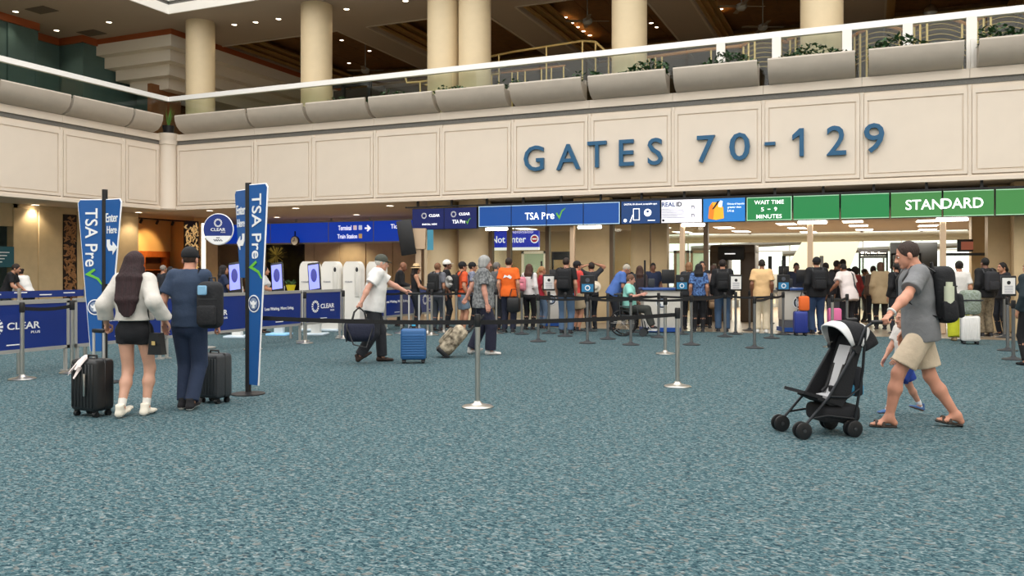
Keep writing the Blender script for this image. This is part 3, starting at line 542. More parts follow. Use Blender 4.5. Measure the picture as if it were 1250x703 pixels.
for sx in (-.35, .35): obj('leg', MB().box(L*sx-.03, L*sx+.03, .03, .09, -PY(1066, 309.5, 12.0)[2], -H/2), M_black, t)
t, L, H = plane_sign('queue_banner', 'dark navy banner over the entry behind the TSA Pre screens', 673, 714, 307, 317, 3.2, M_navy)
for sx in (-.48, .48): obj('leg', MB().box(L*sx-.03, L*sx+.03, .03, .09, -PY(693, 312, 3.2)[2], -H/2), M_black, t)
# ---- flight display on a tan post
p = AT(505, 290, 23.5); t = thing('flight_display', 'thin black flight display on a tan pillar seen from the side', 'display', (p[0], p[1], 0), YAW)
b = obj('screen_panel', MB().rbox(-.3, .12, -.14, -.04, -.48, .5, .02), M_black, t, (-.1, -.05, p[2])); b.rotation_euler = (0, math.radians(-9), 0)
obj('housing', MB().prism([(-.02, -.3), (.3, -.3), (.32, .28), (-.12, .28)], 'y', -.05, .25), M_tan, t, (.02, 0, p[2]-.02)); obj('pole', MB().box(.05, .2, 0, .15, 0, p[2]-.3), M_tan, t)
obj('side_board', MB().box(.38, .55, .0, .05, -.35, .22), mat('teal_board', '3a7f96', .4, emit=.3), t, (0, 0, p[2])); obj('board_arm', MB().box(.2, .4, .02, .05, -.05, 0), M_tan, t, (0, 0, p[2]))
# ---- leaf-cut screens and dark shop front
def leaf_screen(label, c, rz, w, h, back, leaf, n, seed):
    t = thing('leaf_screen', label, 'screen panel', c, rz); obj('board', MB().box(-w/2, w/2, 0, .04, 0, h), back, t); r = random.Random(seed); mb = MB()
    for k in range(n):
        x = r.uniform(-w/2+.05, w/2-.05); z = r.uniform(.1, h-.1); q = r.uniform(0, 3.14); l = r.uniform(.06, .12); cc, ss = math.cos(q), math.sin(q)
        mb.prism([(x-cc*l, z-ss*l), (x+ss*l*.3, z-cc*l*.3), (x+cc*l, z+ss*l), (x-ss*l*.3, z+cc*l*.3)], 'y', -.012-.002*(k % 3), 0)
    o = obj('leaf_cutouts', mb, leaf, t, smooth=0); o['kind'] = 'stuff'
M_lb = mat('leaf_board', '20140e', .5); M_lc = mat('leaf_copper', 'a8794e', .5); M_lg = mat('leaf_gold', 'e0bc80', .5, emit=.5)  # leaf gold emits: light from behind the cutouts is put into its colour
leaf_screen('tall dark panel of copper leaf shapes between beige wall panels', (-2.65, (LY[2]+LY[3])/2, 0), math.pi/2, LY[3]-LY[2], 3.4, M_lb, M_lc, 220, 2)
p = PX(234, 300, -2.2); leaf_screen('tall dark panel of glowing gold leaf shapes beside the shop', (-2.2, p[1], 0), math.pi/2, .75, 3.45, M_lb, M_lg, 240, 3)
t = thing('dark_window', 'dark shop window with a golden lit plant picture', 'window'); a, b = PY(326, 320, 9.9)[0], PY(371, 320, 9.9)[0]
obj('board', MB().box(a, b, 9.85, 9.95, .1, 2.9), mat('window_dark', '14120c', .3, hex2='2c2812', vscale=3), t); mb = MB()
for k in range(60):
    q = rnd.uniform(0, 6.28); l = rnd.uniform(.2, .7); mb.add([(a+.6, 9.84, 2.2), (a+.6+math.cos(q)*l-.03, 9.83, 2.2+math.sin(q)*l*.7), (a+.6+math.cos(q)*l+.03, 9.83, 2.2+math.sin(q)*l*.7)], [(0, 1, 2)])
obj('plant_picture', mb, mat('plant_gold', '8a7a3a', .6), t, smooth=0); lamp('picture_light', 'SPOT', 60, (a+.6, 8.9, 3.4), t, (1, .85, .5), .05, (math.radians(35), 0, 0), .9)
t = thing('menu_board', 'dark shop board with teal lettering behind the seated guests', 'sign', (-2.6, -4.3, 0), math.pi/2); obj('board', MB().box(-.5, .5, 0, .05, 1.6, 2.25), mat('menu_teal', '1d4a52', .4, emit=.25), t)
for k in range(4): obj('text_line', MB().box(-.4, .1+.08*k, -.005, 0, 1.75+k*.1, 1.78+k*.1), M_txt, t)
obj('post', MB().box(-.04, .04, .02, .05, 0, 1.6), M_black, t)
# ================================================================ things on the hall floor
# ---- stanchions
M_post = mat('post_grey', '8d8e8f', .35, .9); M_base = mat('base_dark', '3c3f42', .5, .4); M_belt = mat('belt_black', '0d0d10', .7); M_sil = mat('silver_post', 'cfccc6', .3, 1.0)
def stanchion_meshes(mp, mbs, H):
    return (MB().lathe([(0, 0), (.172, 0), (.176, .01), (.165, .018), (.1, .03), (.05, .045), (.034, .07), (0, .07)], 28).mesh('base', mbs, 60), MB().lathe([(.029, .07), (.029, H-.1)], 16).mesh('pole', mp),
            MB().lathe([(.032, H-.14), (.036, H-.13), (.036, H-.02), (.03, H), (0, H)], 16).mesh('belt_head', mat('head_black', '1a1a1c', .4)))
SM = {'s': stanchion_meshes(M_sil, M_sil, 1.02), 'g': stanchion_meshes(M_post, M_base, 1.0), 'm': stanchion_meshes(M_sil, M_sil, 1.06)}
def stanchion(px, py, kind, label, grp=None, board=None, pos=None):
    p = F(px, py) if pos is None else np.array(pos); t = thing('stanchion', label, 'stanchion', p, YAW, grp)
    for nm, me in zip(('base', 'pole', 'belt_head'), SM[kind]): link(nm, me, t)
    if board:
        bc, txt = board; b = obj('sign_board', MB().rbox(-.15, .15, -.012, .012, .0, .38, .012, 1), M_black, t, (0, -.02, 1.02)); obj('sheet', MB().box(-.12, .12, -.016, -.012, .04, .34 if bc == 'w' else .2), mat('sheet_white', 'eceae6', .5) if bc == 'w' else mat('sheet_blue', '2a7aa8', .5), b)
        if bc == 'w':
            disc('symbol', .035, M_black, b, (0, -.016, .25), .004)
            for k in range(5): obj('text_line', MB().box(-.08, .08, -.018, -.016, .06+k*.03, .07+k*.03), mat('ink_grey', '8a8a98'), b, smooth=0)
        else: disc('symbol', .055, M_txt, b, (0, -.016, .12), .004); disc('symbol_core', .035, mat('sheet_blue', '2a7aa8'), b, (0, -.021, .12), .003); disc('emblem', .045, mat('emblem_grey', '4a4e58', .5), b, (0, -.012, .28), .004)
    t['px'] = px; return t
def belt(a, b, z=.94, m=None, h=.05, zb=None, sag=.02):
    A = np.array(a.location); B = np.array(b.location); d = B-A; L = math.hypot(d[0], d[1]); n = 6; vs = []; fs = []; u = d/L; nn = np.array([-u[1], u[0], 0])*.003
    for k in range(n+1):
        q = .034/L+(1-.068/L)*k/n; c = d*q; zz = z+((zb or z)-z)*q-sag*4*q*(1-q)
        vs += [(c[0]+nn[0], c[1]+nn[1], zz-h/2), (c[0]-nn[0], c[1]-nn[1], zz-h/2), (c[0]-nn[0], c[1]-nn[1], zz+h/2), (c[0]+nn[0], c[1]+nn[1], zz+h/2)]
    for k in range(n):
        for j in range(4): fs.append((k*4+j, k*4+(j+1) % 4, k*4+4+(j+1) % 4, k*4+4+j))
    fs += [(0, 1, 2, 3), (n*4+3, n*4+2, n*4+1, n*4)]
    o = obj('belt', MB().add(vs, fs), m or M_belt, a, (0, 0, 0)); o.rotation_euler = (0, 0, -a.rotation_euler[2]); return o
sA = stanchion(583, 497, 's', 'silver stanchion standing alone in the open hall beside the camouflage bag'); sB = stanchion(827, 472, 's', 'silver stanchion at the right end of the long black belt, on its own')
sC = stanchion(812, 432, 's', 'silver stanchion just behind the one ending the long black belt'); s1 = stanchion(27, 463, 'm', 'silver stanchion before the blue barrier with the ring logo'); s2 = stanchion(88, 455, 'm', 'silver stanchion between the blue barrier and the tall TSA banner'); belt(s1, s2, .98, sag=.03)
belt(sA, sB, .93)
s3 = stanchion(372, 419, 'm', 'silver stanchion between two blue barrier panels by the kiosks'); s4 = stanchion(419, 413, 'm', 'silver stanchion at the end of the blue barrier beside the navy duffel'); s5 = stanchion(308, 425, 'm', 'silver stanchion half hidden behind the tall TSA banner', pos=(11.63, PX(309, 380, 11.63)[1], 0))
gr = 'dark stanchions of the checkpoint queue'; gl = 'grey stanchion with dark round base in the checkpoint queue'
S = {}
for px, py, bd in ((637, 408, None), (657, 417, None), (690, 410.5, None), (717, 419, ('b', 1)), (742, 414, None), (770, 421, None), (773, 406, ('n', 1)), (804, 412, None), (844, 421, None), (832, 408, ('b', 1)), (885, 411, None), (898, 408, ('w', 1)), (921, 425, None), (942, 413, None), (956, 408.5, ('b', 1)), (670, 407, ('w', 1)), (721, 404, None), (915, 403.3, None), (1230, 428, ('w', 1)), (1237, 439, None), (1226, 412, None), (1016, 424, None), (1034, 416, None)):
    lab, g = gl, gr
    if bd: lab, g = ('grey stanchion topped with a white notice sheet by %s' % {898: 'the man in the black jacket', 1230: 'the beige pier', 670: 'the man with the black backpack'}[px], None) if bd[0] == 'w' else ('grey stanchion topped with a blue notice by %s' % {717: 'the raised-arm woman', 832: 'the end of the long black belt', 956: 'the white podium with blue base'}.get(px, ''), None) if bd[0] == 'b' else ('grey stanchion with a plain board seen edge-on by the wheelchair', None)
    if px == 1016: lab, g = 'bright steel stanchion beside the stroller hood', None
    S[px] = stanchion(px, py, 's' if px == 1016 else 'g', lab, g, (bd if bd and bd[0] != 'n' else None))
    if bd and bd[0] == 'n': obj('sign_board', MB().rbox(-.05, .05, -.15, .15, 1.0, 1.42, .012, 1), M_base, S[px])
for a, b in ((637, 690), (690, 742), (742, 804), (657, 717), (717, 770), (770, 844), (804, 885), (885, 942), (942, 956), (921, 942), (844, 885), (1034, 1016), (1230, 1237), (773, 804)): belt(S[a], S[b], .92, sag=.03)
far = []
for px, py in ((470, 409), (490, 407), (522, 407), (527, 409), (542, 406), (557, 408), (606, 407)): far.append(stanchion(px, py, 'm', 'silver stanchion in the queue beside the white capped man', 'silver stanchions of the first queue'))
for a, b in ((0, 1), (1, 2), (3, 5), (5, 6), (2, 4)): belt(far[a], far[b], .96)
# ---- printed barrier panels along the kiosk lane
def barrier(y0, y1, label, kind, x=11.36):
    L = y1-y0; t = thing('barrier_panel', label, 'barrier', (x, (y0+y1)/2, 0), math.pi/2)
    obj('frame', MB().box(-L/2, L/2, -.02, .03, 1.02, 1.08).box(-L/2, L/2, -.02, .03, .34, .39).box(-L/2, -L/2+.05, -.02, .03, .34, 1.05).box(L/2-.05, L/2, -.02, .03, .34, 1.05), M_grey, t)
    obj('printed_sheet', MB().box(-L/2+.05, L/2-.05, -.01, .01, .39, 1.02), mat('barrier_blue', '16307c', .35), t)
    for sx in (-1, 1): obj('foot', MB().box(sx*(L/2-.06)-.03, sx*(L/2-.06)+.03, -.08, .08, 0, .02).box(sx*(L/2-.06)-.02, sx*(L/2-.06)+.02, -.02, .02, .02, .35), M_grey, t)
    if kind == 'logo': sunburst(t, -.3, -.014, .72, .13); fit('text', 'CLEAR', .5, .1, M_txt, t, (.14, -.014, .72), .012); fit('text', 'PLUS', .14, .035, M_txt, t, (.32, -.014, .62)); 
    else: fit('text', 'Less Waiting. More Living.', L*.62, .08, M_txt, t, (0, -.014, .72), .006)
    obj('text_line', MB().box(-.12, .12, -.014, -.01, .45, .465), M_txt, t, smooth=0); return t
def yb(px, x=11.36): return PX(px, 360, x)[1]
b0 = [yb(-60), yb(87), yb(200), yb(311), yb(370), yb(418)]
barrier(b0[0], b0[1]-.04, 'blue barrier panel with ring logo and CLEAR behind the silver stanchions', 'logo')
barrier(b0[1]+.04, b0[2]-.03, 'blue barrier panel with a white slogan beside the long haired woman', 'txt')
barrier(b0[2], b0[3]-.04, 'blue barrier panel with CLEAR between the capped man and the TSA banner', 'logo'); barrier(b0[3], b0[4]-.05, 'blue barrier panel with a white slogan under the yellow flower pot', 'txt')
barrier(b0[4]+.03, b0[5]-.05, 'blue barrier panel with CLEAR below the white kiosks', 'logo'); barrier(yb(455), yb(500), 'blue barrier panel with a slogan behind the old man with the blue suitcase', 'txt', 11.5); barrier(yb(503), yb(535), 'blue barrier panel with CLEAR beneath the straw hat woman', 'logo', 11.5)
t = thing('printed_belt', 'wide dark blue printed belt above the blue barrier panel', 'belt', (11.05, 0, 0)); obj('band', MB().box(-.005, .005, b0[0], b0[1]+.5, 1.1, 1.2), M_blue, t)
for k in range(6): obj('print', MB().box(.005, .008, b0[0]+.3+k*.4, b0[0]+.5+k*.4, 1.13+.02*(k % 3), 1.145+.02*(k % 3)), M_txt, t, smooth=0)
for y in (b0[0], b0[1]+.5, yb(23, 11.05)): obj('post', MB().tube([(0, y, 0), (0, y, 1.24)], .03, 10), M_sil, t)
# ---- kiosks
def pod(px, py, label):
    p = F(px, py); t = thing('kiosk', label, 'kiosk', p, heading(.25, 1))
    prof = [(-.26, .02), (.26, .02), (.27, 1.5)]+[(.27-.14*(1-math.cos(a)), 1.5+.22*math.sin(a)) for a in (.4, .8, 1.2, 1.57)]+[(-.16+.0, 1.72)]+[(-.27+.12*(1-math.cos(a)), 1.5+.21*math.sin(a)) for a in (1.2, .8, .4)]+[(-.27, 1.5)]
    prof = [(a*.85, b) for a, b in prof]; obj('shell', MB().prism(prof, 'y', -.14, .14), M_kiosk, t, smooth=50); obj('side_panel', MB().rbox(.09, .21, -.155, -.135, .85, 1.6, .02), mat('kiosk_side', 'dcd8d0', .4), t)
    obj('camera_eye', MB().ell((.15, -.16, 1.52), (.035, .01, .06), 10, 6), M_black, t); fit('text', 'CLEAR', .2, .04, mat('ink_grey', '8a8a98'), t, (-.07, -.146, 1.22)); obj('base_plate', MB().rbox(-.23, .23, -.2, .2, 0, .06, .02), mat('kiosk_base', 'd4e4f0', .4), t)
pod(379, 404, 'white rounded kiosk with a black tablet standing before it'); pod(405.5, 404, 'white rounded kiosk in the middle of the kiosk row, third from the flower pot'); pod(432, 404, 'white rounded kiosk closest to the old man in white'); pod(460, 402.5, 'white rounded kiosk mostly hidden behind the old man')
def tablet(px, py, label):
    p = F(px, py); t = thing('tablet_kiosk', label, 'kiosk', p, heading(.1, 1)); b = obj('tablet', MB().rbox(-.15, .15, -.03, .03, -.36, .36, .03), M_black, t, (0, -.12, 1.33)); b.rotation_euler = (math.radians(-12), math.radians(-8), 0)
    obj('screen_face', MB().box(-.12, .12, -.034, -.03, -.27, .3), mat('tablet_glow', '7f86f0', .3, emit=.9), b, smooth=0); obj('face_oval', MB().ell((0, -.035, .05), (.075, .004, .16), 16, 8), mat('tablet_oval', '2a2f8a', .3, emit=.3), b)
    obj('back_shell', MB().rbox(-.17, .13, .03, .08, -.34, .36, .025), M_kiosk, t, (0, -.12, 1.33)).rotation_euler = b.rotation_euler; obj('column', MB().rbox(-.11, .11, -.08, .08, .03, 1.15, .03), M_kiosk, t); obj('base_plate', MB().rbox(-.25, .25, -.22, .22, 0, .05, .02), mat('kiosk_base_lit', '8fc8f0', .4, emit=.4) if px == 341 else mat('kiosk_base', 'd4e4f0', .4), t)
tablet(290, 412, 'black tablet kiosk before the dark haired woman'); tablet(341, 409, 'black tablet kiosk beside the yellow flower pot'); tablet(386, 409, 'black tablet kiosk before the first white kiosk')
p = F(355, 413); t = thing('flower_pot', 'yellow pot with a small plant on a slim stand behind the barrier', 'plant', p); obj('pot', MB().lathe([(0, 1.04), (.07, 1.04), (.11, 1.18), (0, 1.18)], 14), mat('pot_yellow', 'e8d020', .5), t); obj('stand', MB().tube([(0, 0, 0), (0, 0, 1.05)], .03, 8), M_grey, t); mb = MB()
for k in range(30): q = rnd.uniform(0, 6.28); l = rnd.uniform(.05, .17); mb.add([(0, 0, 1.16), (math.cos(q)*l-.02, math.sin(q)*l, 1.2+rnd.random()*.1), (math.cos(q)*l+.02, math.sin(q)*l, 1.2+rnd.random()*.1)], [(0, 1, 2)])
obj('leaves', mb, M_leaf, t, smooth=0)
# ---- round CLEAR sign on a lit pole
p = F(247, 425); t = thing('round_sign', 'round blue and white CLEAR sign on a slim lit pole', 'sign', p, YAW-.1); D = np.dot(p-CAMP, FW); s = D/1020; zc = 1.5+50*s; cx_ = 21*s
disc('disc', 18.5*s, mat('round_blue', '12307e', .4), t, (cx_, 0, zc), .03, 48)
R_ = 18.5*s; poly('white_segment', [(R_*math.cos(a), R_*math.sin(a)) for a in np.linspace(math.pi+.45, 2*math.pi-.45, 16)], M_txt, t, (cx_, -.034, zc), .004); obj('rim', MB().tube([(R_*math.cos(a), -.015, R_*math.sin(a)) for a in np.linspace(0, 6.2832, 41)], .015, 6), M_txt, t, (cx_, 0, zc))
sunburst(t, cx_, -.036, zc+R_*.42, R_*.28); fit('text', 'CLEAR', R_*1.0, R_*.2, M_txt, t, (cx_, -.036, zc-R_*.02), .012); fit('text', 'PLUS', R_*.3, R_*.08, M_txt, t, (cx_+R_*.35, -.036, zc-R_*.2)); obj('text_line', MB().box(cx_-R_*.12, cx_+R_*.12, -.044, -.038, zc-R_*.57, zc-R_*.53), M_navy, t, smooth=0); obj('script_line', MB().tube([(cx_+R_*u, -.04, zc-R_*.72+R_*.05*math.sin(u*40)) for u in np.linspace(-.3, .3, 40)], .006, 5), M_navy, t)
obj('pole', MB().tube([(0, .05, 0), (0, .05, zc+.12)], .04, 12), mat('lit_pole', 'fff6dc', .4, emit=1.2), t); obj('base', MB().lathe([(0, 0), (.25, 0), (.25, .02), (0, .03)], 20), M_grey, t)
for z in (zc-.2, zc+.08): obj('bracket', MB().box(0, cx_-R_*.85, .03, .06, z, z+.04), M_grey, t)
# ---- tall TSA Pre banners
def banner(px, py, top, a_tsa, a_ent, tsa_right, label):
    p = F(px, py); t = thing('banner_sign', label, 'sign', p); obj('pole', MB().tube([(0, 0, .02), (0, 0, top)], .036, 12), M_black, t); obj('base', MB().lathe([(0, 0), (.2, 0), (.2, .012), (.05, .03), (0, .035)], 32), M_black, t)
    def ang(a): d = RT*math.cos(a)-FW*math.sin(a); return math.atan2(d[1], d[0])
    sg = 1 if tsa_right else -1; W_ = .36; m = mat('banner_blue', '14579c', .4)
    zt = top-.03 if tsa_right else top-.14
    def blade(nm, sgn, w, zt, zb, wb, a):
        b = obj(nm, MB().prism([(sgn*.03, zt), (sgn*(w-.03), zt+.0), (sgn*w, zt-.04), (sgn*wb, zb), (sgn*.03, zb)], 'y', -.012, .012), m, t, (0, 0, 0), ang(a), smooth=0)
        obj('edge', MB().tube([(sgn*.03, 0, zt), (sgn*(w-.03), 0, zt), (sgn*w, 0, zt-.04), (sgn*wb, 0, zb)], .011, 6), M_txt, b); return b
    b = blade('main_blade', sg, W_, zt, .42 if not tsa_right else .12, .19, a_tsa)
    u = sg*.175; fit('text', 'TSA Pre', .78, .17, M_txt, b, (u, -.016, zt-.5), .008, cw=True); check(b, u*.85, zt-1.02, .21, M_check, -.017, cw=True); seal(b, sg*.125, -.014, zt-1.43, .105)
    e = blade('short_blade', -sg, W_*.95, zt+.0 if not tsa_right else zt-.05, zt-1.12, .2, a_ent); v = -sg*.165; k = zt+(0 if not tsa_right else -.05)
    fit('text', 'Enter', .24, .12, M_txt, e, (v, -.016, k-.24), .01); fit('text', 'Here', .2, .1, M_txt, e, (v, -.016, k-.4), .01)
    A = [(-.1, .09), (-.1, .0), (-.06, -.06), (.02, -.06), (.02, -.11), (.11, -.02), (.02, .06), (.02, .01), (-.02, .01), (-.04, .03), (-.04, .09)]
    poly('arrow', [((a if not tsa_right else -a)*1.0, c) for a, c in A], M_txt, e, (v, -.016, k-.62)); return t
bA = banner(128, 467, 2.58, .05, .5, False, 'tall blue TSA Pre banner beside the long haired woman'); bB = banner(303, 481, 2.56, .6, .82, True, 'tall blue TSA Pre banner beside the capped man, base on the carpet'); belt(sA, bB, .93, sag=.02)
# ---- podiums
def podium(px, py, label, bluebase=True, w=.75):
    p = F(px, py); t = thing('podium', label, 'podium', p, YAW)
    obj('body', MB().rbox(-w/2, w/2, -.25, .25, .3 if bluebase else .05, 1.02, .02), mat('podium_white', 'd9d4ca', .5), t); obj('counter_top', MB().rbox(-w/2-.04, w/2+.04, -.32, .3, 1.02, 1.08, .015), mat('podium_top', '3a5a9a' if bluebase else 'c8c2b8', .4), t)
    obj('plinth', MB().box(-w/2+.02, w/2-.02, -.24, .24, .1, .3), mat('plinth_grey', '5d6068', .5), t); obj('kick_strip', MB().box(-w/2-.02, w/2+.02, -.28, .28, .02, .12), mat('kick_blue', '1c4fa0', .4), t)
    seal(t, -.02 if bluebase else 0, -.255, .72, .15, M_txt, M_black); mo = obj('monitor', MB().rbox(-.16, .16, -.02, .02, 0, .34, .02), M_black, t, (w*.22, .02, 1.18)); obj('monitor_stem', MB().tube([(w*.22, .03, 1.07), (w*.22, .03, 1.25)], .02, 8), M_black, t); obj('reader', MB().rbox(-.08, .08, -.06, .06, 1.08, 1.3, .02), M_base, t, (-w*.25, 0, 0)); obj('screen_arm', MB().tube([(-w*.4, .1, 1.06), (-w*.4, .1, 1.75)], .025, 8), M_black, t)
podium(972, 405, 'white podium with round seal and blue base before the checkpoint'); podium(806, 405, 'white podium with round seal behind the wheelchair', False, .9); podium(672, 398, 'white podium with round seal behind the woman in white cardigan', False, .6)
# ---- scanner portal and dark frames in the checkpoint
x0, x1 = PY(866, 350, 3.0)[0], PY(922, 350, 3.0)[0]; t = thing('scanner_portal', 'tall dark screening portal with a black display on top', 'scanner', ((x0+x1)/2, 3.0, 0)); w2 = (x1-x0)/2; M_sc = mat('scanner_bronze', '4e4032', .5)
obj('side_cabinet', MB().rbox(-w2, -w2*.2, 0, .9, 0, 2.05, .03), M_sc, t); obj('side_cabinet', MB().rbox(w2*.35, w2, 0, .9, 0, 2.05, .03), M_sc, t); obj('top_beam', MB().rbox(-w2, w2, 0, .9, 1.95, 2.25, .06), M_sc, t); d = obj('display', MB().rbox(-.4, .35, -.08, 0, 1.8, 2.2, .02), M_black, t); obj('display_text', MB().box(-.2, .1, -.085, -.08, 1.97, 2.0), M_txte, d); obj('glass_insert', MB().box(-w2*.85, -w2*.7, -.01, 0, .8, 1.7), mat('pale_insert', 'c8c8c0', .3), t)
for px, y, lab in ((940, 2.5, 'thin black frame pole beside the scanner portal'), (957, 2.0, 'thick black camera pole above the white podium'), (1003, 2.5, 'slim grey glass divider beside the tan post')):
    x = PY(px, 330, y)[0]; t = thing('frame_pole', lab, 'pole', (x, y, 0)); obj('pole', MB().box(-.05, .05, -.03, .03, 0, 1.9), M_black if px != 1003 else M_grey, t); obj('foot', MB().box(-.12, .12, -.12, .12, 0, .03), M_black, t)
    if px == 957: obj('camera_head', MB().rbox(-.14, .14, -.08, .0, 1.2, 1.62, .03), M_black, t)
x0, x1 = PY(1151, 320, 2.4)[0], PY(1213, 320, 2.4)[0]; t = thing('checkpoint_gate', 'thin black gate frame beside the beige pier', 'frame', (x0, 2.4, 0)); L = x1-x0
for q in (0, L): obj('upright', MB().box(q-.05, q+.05, -.04, .04, 0, 1.95), M_black, t)
obj('top_bar', MB().box(0, L, -.03, .03, 1.88, 1.95), M_black, t); p = PY(1180, 311, 2.4); obj('screen', MB().rbox(L*.28, L*.6, -.04, .02, 1.98, 2.3, .02), M_base, t); obj('screen_notice', MB().box(L*.36, L*.6, -.05, -.04, 2.03, 2.24), mat('notice_red', 'c07058', .5, emit=.2), t)
x = PY(1115, 315, 6)[0]; t = thing('hall_display', 'dark display board standing in the bright hall behind the stroller man', 'display', (x, 6, 0)); obj('board', MB().rbox(-.65, .65, 0, .08, 1.55, 2.35, .02), M_base, t); obj('panel', MB().box(-.15, .15, -.01, 0, 1.75, 2.2), M_grey, t); obj('leg', MB().box(-.05, .05, .02, .06, 0, 1.6), M_black, t)
for k, (px, y) in enumerate(((1066, 5), (1106, 5))):
    x = PY(px, 330, y)[0]; t = thing('door_frame', 'black framed glass door in the bright hall beside the %s' % ('exit sign', 'dark display board')[k], 'door frame', (x, y, 0)); obj('frame', MB().box(-.4, -.35, 0, .06, 0, 2).box(.35, .4, 0, .06, 0, 2).box(-.4, .4, 0, .06, 1.95, 2), M_black, t); obj('pane', MB().box(-.35, .35, .02, .04, 0, 1.95), M_glass, t)
# far low benches and desks under the windows give the hall its clutter
for k in range(9):
    x = PY(890+k*34, 340, 12.8+k % 3)[0]; t = thing('baggage_machine', 'grey screening machine in the bright hall behind the crowd', 'machine', (x, 12.8+k % 3, 0), 0, 'screening machines in the bright hall'); obj('body', MB().rbox(-.5, .5, -.4, .4, .3, 1.35, .05), mat('machine_grey', 'a8a8a0', .5), t); obj('conveyor', MB().box(-.9, .9, -.3, .3, .6, .7), M_base, t); obj('leg', MB().box(-.8, -.75, -.2, .2, 0, .62), M_grey, t); obj('leg', MB().box(.75, .8, -.2, .2, 0, .62), M_grey, t)
# ---- luggage
def suitcase(label, loc, rz, w, d, h, m, ribs='v', handle=.0, name='suitcase', trim=None, tilt=0.0):
    t = thing(name, label, 'suitcase', loc, rz); t.rotation_euler = (tilt, 0, rz); tr = trim or M_black
    mb = MB().rbox(-w/2, w/2, -d/2, d/2, .06, h, min(w, d)*.18, 3)
    if ribs == 'v':
        n = 7
        for k in range(n): x = -w*.38+w*.76*k/(n-1); mb.rbox(x-w*.035, x+w*.035, -d/2-.008, d/2+.008, .1, h-.05, .006, 1)
    elif ribs == 'h':
        n = 9
        for k in range(n): z = .13+(h-.24)*k/(n-1); mb.rbox(-w/2+.025, w/2-.025, -d/2-.009, d/2+.009, z-.018, z+.018, .008, 1)
    obj('shell', mb, m, t); obj('zip_band', MB().rbox(-w/2-.004, w/2+.004, -.012, .012, .07, h+.004, .01, 1), tr, t)
    for sx in (-1, 1):
        for sy in (-1, 1):
            wl_ = obj('wheel', MB().tube([(-.022, 0, 0), (.022, 0, 0)], .028, 14), tr, t, (sx*(w/2-.05), sy*(d/2-.05), .028)); obj('fork', MB().box(-.028, .028, -.012, .012, 0, .05), tr, wl_)
    if handle:
        hd = obj('pull_handle', MB().tube([(-w*.2, d*.3, h-.03), (-w*.2, d*.3, h+handle)], .014, 8).tube([(w*.2, d*.3, h-.03), (w*.2, d*.3, h+handle)], .014, 8), mat('handle_silver', 'd4d4d2', .4, .5), t); obj('grip', MB().rbox(-w*.24, w*.24, d*.3-.018, d*.3+.018, h+handle-.012, h+handle+.03, .012), M_black, hd)
    obj('carry_handle', MB().tube([(-.07, 0, h-.01), (-.06, 0, h+.03), (.06, 0, h+.03), (.07, 0, h-.01)], .011, 8), tr, t); return t
M_case = mat('case_black', '1b1d1f', .4, bump=.15, bscale=90); M_case2 = mat('case_charcoal', '33373b', .45, bump=.2, bscale=70); M_caseb = mat('case_blue', '2c5f94', .4)
p = F(113, 507); c1 = suitcase('black ribbed suitcase with white ribbon beside the long haired woman', p, heading(.45, 1), .37, .25, .59, M_case, 'v', .27)
mb = MB()
for k in range(5): q = k*1.2; mb.tube([(0, 0, .66), (.05*math.cos(q), -.06, .64-.02*k), (.08*math.cos(q)-.03, -.13, .55-.03*k)], [.012, .03, .012], 6, ry=.3)
o = obj('ribbon', mb, mat('ribbon_white', 'e8dcd8', .8), c1, (-.02, -.06, -.03)); obj('side_grip', MB().rbox(.05, .075, -.16, -.14, .22, .45, .008), M_steel, c1)
p = F(262, 491); suitcase('charcoal suitcase standing beside the man in navy', p, heading(.5, 1), .33, .24, .56, M_case2, 'v', 0)
p = F(505, 443); c3 = suitcase('bright blue ribbed suitcase pushed by the old man', p, heading(-.05, 1), .41, .26, .56, M_caseb, 'h', .55); obj('luggage_tag', MB().box(-.03, .03, -.01, 0, .6, .68), mat('tag_cyan', '40b0d8', .5), c3)
p = F(977, 409.5); suitcase('royal blue suitcase beside the man in the black cap', p, heading(.1, 1), .3, .24, .56, mat('case_royal', '2a3a8c', .4), 'v', .3)
p = F(1184, 420); suitcase('white suitcase beside the yellow trousers', p, heading(.3, 1), .34, .26, .58, mat('case_white', 'e6e4e0', .4), 'v', 0); p2 = np.array([p[0], p[1], 0])
t = thing('cargo_bag', 'pale grey bag stacked on the white suitcase', 'bag', (p[0], p[1], .60), YAW); obj('sack', MB().rbox(-.19, .19, -.14, .14, 0, .5, .09, 3), mat('sack_grey', '9aa49c', .8, bump=.4, bscale=40, hex2='74806c', vscale=30), t); obj('strap', MB().box(-.195, .195, -.145, .145, .28, .31), M_base, t)
p = F(1018.5, 408.5); t = thing('pink_bag', 'bright pink wheeled bag beside the man in the white shirt', 'bag', p, heading(.1, 1)); obj('sack', MB().rbox(-.15, .15, -.1, .1, .2, .62, .05, 2), mat('pink_fabric', 'e070a0', .7), t); obj('frame', MB().box(-.14, .14, .08, .11, .03, .85), M_base, t)
for sx in (-1, 1): obj('wheel', MB().tube([(sx*.12-.015, .08, .04), (sx*.12+.015, .08, .04)], .04, 12), M_black, t)
p = F(977, 409.5)+RT*.07-FW*.04; t = thing('orange_bag', 'orange bag resting on the royal blue suitcase', 'bag', (p[0], p[1], .57), YAW); obj('sack', MB().rbox(-.12, .12, -.07, .07, 0, .34, .05, 2), mat('orange_fabric', 'e86a28', .7), t); obj('strap', MB().tube([(-.08, 0, .32), (-.05, 0, .44), (.05, 0, .44), (.08, 0, .32)], .012, 6), M_black, t)
